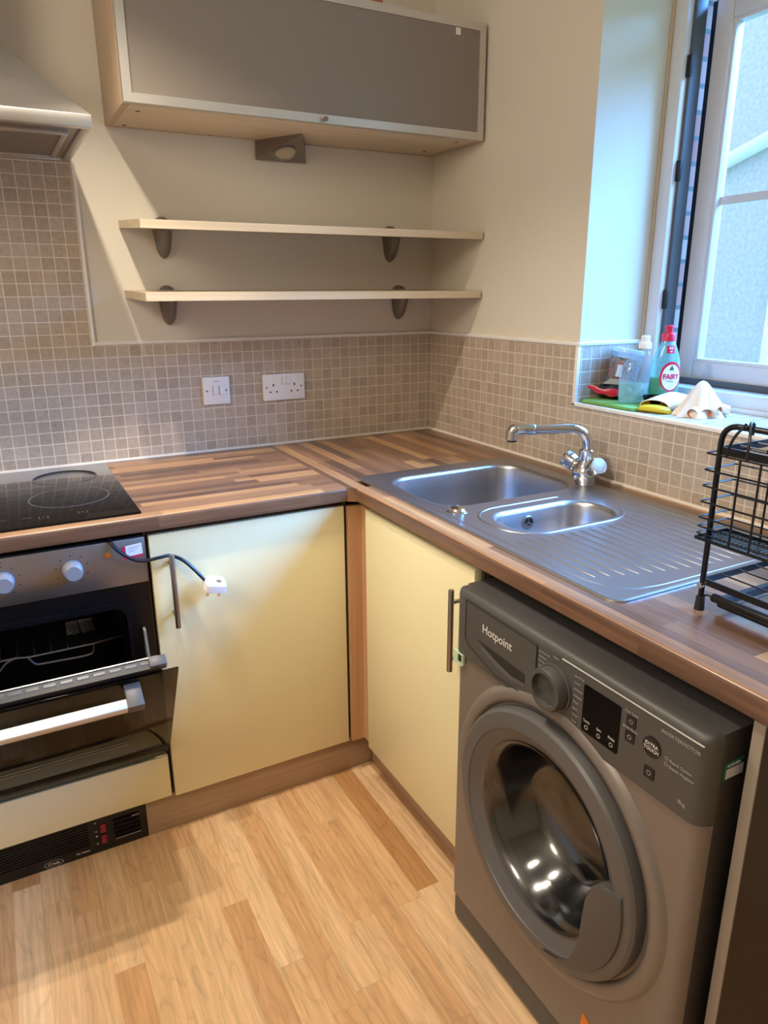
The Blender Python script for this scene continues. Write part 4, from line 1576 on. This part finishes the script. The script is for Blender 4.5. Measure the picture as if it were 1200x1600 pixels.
for k, s_ in enumerate(('Easy Wash', 'Cotton', 'Synthetics', 'Delicates', 'Wool', 'Sport', 'Duvet', 'Rinse')):
    cp(s_, .0048, -1.5000, .7760 - k * .0112, 'LEFT')
t = B()
box(t, CXF - .0010, CXF + .001, -1.7350, -1.4700, .7898, .7912)
obj('console_edge', t, 'wm_text', wm, smooth=0)
# stickers
t = B()
box(t, MX - .0065, MX - .0010, -1.1985, -1.1660, .6440, .6685)
es = obj('energy_label', t, 'label_pale', wm, smooth=0)
t = B()
box(t, MX - .0070, MX - .0060, -1.1950, -1.1835, .6520, .6665)
obj('label_print', t, 'rubber', es, smooth=0)
t = B()
box(t, -0.624, -0.583, MYA + .0022, MYA + .004, .7300, .7560)
gs = obj('retailer_label', t, 'label_green', wm, smooth=0)
t = B()
box(t, -0.618, -0.5835, MYA + .0018, MYA + .003, .7315, .7465)
obj('label_panel', t, 'label_white', gs, smooth=0)
t = B()
text(t, 'RESERVED', .0060, (-.6040, MYA + .0020, .7510), RX, UP)
obj('label_print', t, 'label_white', gs, smooth=0)
t = B()
prism(t, [(-1.5749, .1600), (-1.5690, .0900), (-1.6600, .0900), (-1.6200, .1400)], lambda a, b, d: (MX + .0018 - d, a, b), 0, .0008)
obj('warning_label', t, 'orange_label', wm, smooth=0)

# ------------------------------------------------------------------ things on the window sill
gc = B()
rnd = random.Random(5)
pts = rrect(.014, .116, -.946, -.757, .012, 4)
loft(gc, [[(a, b, SILL + .0004) for a, b in pts], [(a - .002, b, SILL + .004) for a, b in pts], [(a, b, SILL + .0085) for a, b in pts], [(.063 + (a - .063) * .9, -.846 + (b + .846) * .95, SILL + .0095 + .001 * rnd.random()) for a, b in pts]])
tag(obj('microfibre_cloth', gc, 'green_cloth'), 'folded green cloth lying flat on the window sill', 'cloth')
SC = SILL + .0100     # top of the cloth
CR = V(.8800, -.4750, 0).normalized()     # to the right as one faces the sill corner
CB_ = V(.4750, .8800, 0).normalized()

wp = thing('wipes_packet', 'crumpled black and red plastic packet in the sill corner, under a tilted tub', 'packet', (.097, -.800, SC))
t = B()
pc_ = V(.099, -.796, SC)
ax, ay = V(.55, -.83, 0).normalized(), V(.83, .55, 0).normalized()
R = []
rnd = random.Random(11)
for i in range(11):
    u = -1 + 2 * i / 10
    e = math.sqrt(max(0.02, 1 - abs(u) ** 2.6))
    ring_ = []
    for k in range(20):
        a = 2 * PI * k / 20
        j = 1 + .10 * math.sin(3 * a + u * 5) + .06 * rnd.uniform(-1, 1)
        z = .021 + .023 * e * math.sin(a) * j
        ring_.append(pc_ + ax * (u * .050) + ay * (.034 * (e * .75 + .25) * math.cos(a) * j) + V(0, 0, max(.0004, z)))
    R.append(ring_)
loft(t, R)
obj('film', t, 'pack_black', wp, smooth=30)
t = B()
R = []
for i in range(15):
    u = i / 14
    p = pc_ + ax * (-.066 + .098 * u) + ay * (-.034 - .006 * math.sin(u * PI))
    zt = .036 - .010 * u + .003 * math.sin(u * 11)
    zb = max(.004, .030 - .052 * u + .034 * u * u + .002 * math.sin(u * 17))
    zb = min(zb, zt - .004)
    R.append([p + V(0, 0, zt), p - ay * .003 + V(0, 0, (zt + zb) / 2), p + V(0, 0, zb), p + ay * .002 + V(0, 0, (zt + zb) / 2)])
loft(t, R)
obj('red_flap', t, 'pack_red', wp, smooth=60)
t = B()
prism(t, [(-.030, .041), (.040, .040), (.046, .052), (-.010, .056)], lambda a, b, d: pc_ + ax * a + ay * (-.012 - d) + V(0, 0, b), 0, .010)
obj('clear_window', t, 'pack_clear', wp, smooth=0)

tb = thing('tub', 'clear lidded tub of coloured rubber bands, tilted in the sill corner', 'tub', (.125, -.790, SC + .05))
tm = Matrix.Translation((.119, -.796, SC + .050)) @ Matrix.Rotation(math.radians(10), 4, CB_)
tm3 = tm.to_3x3()
td = tm3 @ V(0, 0, 1)
t = B()
lathe(t, [(.0001, .001), (.036, .001), (.0385, .006), (.0405, .052), (.0405, .058), (.0001, .058)], tm @ V(0, 0, 0), td, 36)
obj('rubber_bands', t, 'bands', tb)
t = B()
lathe(t, [(.0415, .058), (.0415, .074), (.0395, .0745), (.0395, .060)], tm @ V(0, 0, 0), td, 36, cap0=False, cap1=False)
obj('tub_rim', t, 'bottle_clear', tb)
t = B()
lathe(t, [(.0435, .072), (.0440, .080), (.0425, .0835), (.0385, .0838), (.0375, .0820), (.0001, .0820)], tm @ V(0, 0, 0), td, 40)
obj('lid', t, 'lid_clear', tb)
t = B()
u_ = (CR - CB_ * .9).normalized()
for_n = (-CB_ + CR * -.55).normalized()
box(t, -.010, .010, -.0006, .0006, .008, .040, mtx=tm @ Matrix((( CR.x, CB_.x, 0, for_n.x * .0405), (CR.y, CB_.y, 0, for_n.y * .0405), (0, 0, 1, 0), (0, 0, 0, 1))))
pt = obj('paper_tag', t, 'paper_tag', tb, smooth=0)

def ell_loft(bm, c, prof, u, w, seg=36, cap0=True, cap1=True):
    """prof: (height, half width, half depth, sideways shift)"""
    R = []
    for h, a, b, s in prof:
        R.append([c + V(0, 0, h) + u * (s + a * math.cos(q)) + w * (b * math.sin(q)) for q in [2 * PI * i / seg for i in range(seg)]])
    return loft(bm, R, cap0, cap1)
cbt = thing('squeeze_bottle', 'clear plastic bottle with white cap and a little pale liquid, on the green cloth', 'bottle', (.100, -.860, SC))
cc_ = V(.077, -.880, SC)
prof = [(.0005, .030, .020, 0), (.003, .035, .024, 0), (.02, .0375, .026, 0), (.06, .0395, .027, .001), (.088, .0385, .026, .003), (.105, .034, .024, .008), (.120, .026, .020, .0145), (.130, .018, .016, .0195), (.137, .0135, .0135, .021), (.142, .0130, .0130, .021)]
t = B()
ell_loft(t, cc_, prof, CR, CB_)
obj('bottle_body', t, 'bottle_clear', cbt, smooth=50)
t = B()
ell_loft(t, cc_, [(.002, .032, .022, 0), (.02, .0360, .0245, 0), (.052, .0378, .0255, .001)], CR, CB_)
obj('liquid', t, 'liquid_pale', cbt, smooth=50)
t = B()
c3 = cc_ + CR * .021
lathe(t, [(.0001, .140), (.0160, .140), (.0160, .152), (.0140, .156), (.0110, .157), (.0110, .170), (.0095, .172), (.0001, .172)], c3, UP, 28)
obj('cap', t, 'white_plastic', cbt)

fa = thing('washing_up_bottle', 'washing up liquid bottle with red cap, half full of green liquid', 'bottle', (.160, -.905, SILL))
fc = V(.160, -.906, SILL)
FN = V(-.50, -.866, 0).normalized()
FW = V(.866, -.50, 0).normalized()
FP = [(.0005, .033, .019, 0), (.004, .0375, .0225, 0), (.05, .0385, .0235, 0), (.085, .0385, .0235, 0), (.115, .035, .0225, 0), (.140, .028, .020, 0), (.156, .0215, .0175, 0), (.164, .0180, .0160, 0), (.168, .0150, .0150, 0)]
t = B()
ell_loft(t, fc, FP, FW, FN)
obj('bottle_body', t, 'bottle_blue', fa, smooth=50)
t = B()
ell_loft(t, fc, [(.002, .0345, .0205, 0), (.006, .0360, .0215, 0), (.05, .0368, .0222, 0), (.0755, .0368, .0222, 0)], FW, FN)
obj('liquid', t, 'liquid_green', fa, smooth=50)
t = B()
lathe(t, [(.0001, .167), (.0170, .167), (.0172, .184), (.0160, .1865), (.0100, .1880), (.0098, .1985), (.0110, .2000), (.0110, .2050), (.0085, .2065), (.0001, .2065)], fc, UP, 32)
obj('cap', t, 'cap_red', fa)
def finterp(h):
    for a, b in zip(FP, FP[1:]):
        if a[0] <= h <= b[0]:
            q = (h - a[0]) / (b[0] - a[0])
            return a[1] + (b[1] - a[1]) * q, a[2] + (b[2] - a[2]) * q
    return FP[-1][1:3]
def on_bottle(u, h, e):
    a, b = finterp(h)
    q = max(-.98, min(.98, u / a))
    return fc + FW * u + FN * (b * math.sqrt(1 - q * q) + e) + V(0, 0, h)
def wrap(bm, e):
    for v in bm.verts:
        u, h, d = v.co.x, v.co.z, v.co.y
        v.co = on_bottle(u, h, e - d)
    return bm
def disc(bm, cu, ch, ra, rb, n=40, rings=6):
    R = [[(cu + ra * q * math.cos(2 * PI * i / n), 0, ch + rb * q * math.sin(2 * PI * i / n)) for i in range(n)] for q in [max(.02, k / rings) for k in range(rings + 1)]]
    return loft(bm, R, True, False)
LU = .0085
t = wrap(disc(B(), LU, .078, .0285, .0385), .0006)
lb = obj('front_label', t, 'cap_red', fa, smooth=40)
t = wrap(disc(B(), LU, .0765, .0240, .0325), .0012)
obj('label_oval', t, 'label_white', lb, smooth=40)
t = B()
text(t, 'FAIRY', .0180, (LU, 0, .0780), RX, UP, bold=.0006, sx=.92)
obj('lettering', wrap(t, .0017), 'cap_red', lb, smooth=0)
t = B()
text(t, 'ORIGINAL', .0042, (LU, 0, .0665), RX, UP)
box(t, LU - .005, LU + .005, -.0003, .0003, .0945, .1015)
box(t, LU - .002, LU + .002, -.0003, .0003, .1015, .1060)
obj('small_print', wrap(t, .0017), 'label_green', lb, smooth=0)
t = B()
for i in range(8):
    box(t, -.008 + i * .0027, -.0053 + i * .0027, -.0002, .0002, .1370, .1560)
obj('neck_label', wrap(t, .0006), 'cap_red', fa, smooth=0)
t = B()
text(t, '433', .0075, (.003, 0, .1500), RX, UP, bold=.0002)
text(t, 'ml', .0060, (.003, 0, .1420), RX, UP, bold=.0002)
obj('neck_print', wrap(t, .0012), 'label_white', fa, smooth=0)

dish = thing('small_dish', 'small black dish tucked behind the yellow lined glove', 'dish', (.090, -.9365, SC))
t = B()
lathe(t, [(.012, .0005), (.017, .002), (.0235, .024), (.0247, .0250), (.0250, .024), (.019, .003), (.0001, .0027)], (.090, -.9365, SC), UP, 36)
obj('dish_body', t, 'black_gloss', dish)

# rubber gloves
def glove_tube(stations, seg=28):
    """stations: centre, half width vector, half height"""
    R = []
    for c, a, h in stations:
        c, a = Vector(c), Vector(a)
        R.append([c + a * math.cos(q) + V(0, 0, h * math.sin(q)) for q in [2 * PI * i / seg for i in range(seg)]])
    return R
g1 = thing('rubber_glove', 'pale rubber glove lying open with its yellow lining showing', 'glove', (.10, -.985, SILL), 'pair of rubber gloves')
st = [((.058, -.972, SILL + .0155), (.012, -.034, 0), .0150), ((.066, -.974, SILL + .0175), (.013, -.035, 0), .0168), ((.084, -.980, SILL + .022), (.012, -.036, 0), .0190),
      ((.108, -.988, SILL + .025), (.010, -.035, 0), .0240), ((.135, -.990, SILL + .022), (.008, -.030, 0), .0205), ((.158, -.990, SILL + .015), (.006, -.020, 0), .0130), ((.168, -.990, SILL + .012), (.003, -.008, 0), .006)]
t = B()
loft(t, glove_tube(st), False, True)
obj('glove_outer', t, 'glove_white', g1, smooth=60)
t = B()
si = [(c, tuple(x * .965 for x in a), h * .93) for c, a, h in st]
loft(t, list(reversed(glove_tube(si[:5]))), True, False)
obj('lining', t, 'glove_yellow', g1, smooth=60)
t = B()
loft(t, glove_tube([((.040, -.948, SILL + .006), (.010, -.004, 0), .0045), ((.046, -.958, SILL + .0095), (.020, -.008, 0), .0088), ((.052, -.978, SILL + .0105), (.023, -.008, 0), .0098), ((.056, -1.000, SILL + .0095), (.019, -.005, 0), .0088), ((.058, -1.018, SILL + .006), (.009, -.002, 0), .0045)], 20))
obj('turned_cuff', t, 'glove_yellow', g1, smooth=60)
t = B()
ring0 = glove_tube(st[:1])[0]
tube(t, ring0, .0016, 6, True)
obj('cuff_edge', t, 'glove_white', g1)
g2 = thing('rubber_glove', 'pale rubber glove standing in a peak with orange lining in its openings', 'glove', (.12, -1.045, SILL), 'pair of rubber gloves')
t = B()
R = []
gc_ = V(.110, -1.068, SILL)
n = 72
for u in (0, .08, .2, .34, .48, .62, .76, .88, .96, 1.0):
    ring_ = []
    for i in range(n):
        q = 2 * PI * i / n
        rb = .044 * (1 - u) ** 1.35 + .0205 * math.sqrt(max(0, 1 - u ** 4)) + .0006
        ruf = 1 + (.17 * math.cos(7 * q + .6) + .06 * math.cos(3 * q)) * (1 - u) ** 1.3
        rr_ = rb * ruf
        ring_.append(gc_ + CR * (rr_ * math.cos(q) * .95 + .003 * u) + CB_ * (rr_ * math.sin(q) * .72 + .012 * u) + V(0, 0, .0006 + .083 * u))
    R.append(ring_)
loft(t, R)
obj('glove_outer', t, 'glove_white', g2, smooth=60)
for k, (q, ln, rr_, hz) in enumerate(((-2.25, .052, .011, .0115), (-1.65, .050, .0115, .012), (-1.05, .052, .0105, .018), (-.45, .062, .012, .0155))):
    dr_ = (CR * math.cos(q) + CB_ * math.sin(q) * .8)
    sd_ = V(-dr_.y, dr_.x, 0).normalized()
    c0, c1 = gc_ + dr_ * (ln - .026) + V(0, 0, hz + .008), gc_ + dr_ * (ln + .004) + V(0, 0, hz)
    stn = [(c0, sd_ * rr_ * .8, rr_ * .9), ((c0 + c1) / 2, sd_ * rr_ * .95, rr_), (c1, sd_ * rr_ * 1.1, rr_ * .95)]
    t = B()
    loft(t, glove_tube(stn, 16), True, False)
    fo = obj('glove_finger', t, 'glove_white', g2, smooth=60)
    t = B()
    loft(t, list(reversed(glove_tube([(c, a * .88, h * .86) for c, a, h in stn], 16))), False, True)
    obj('finger_lining', t, 'glove_orange', fo, smooth=60)
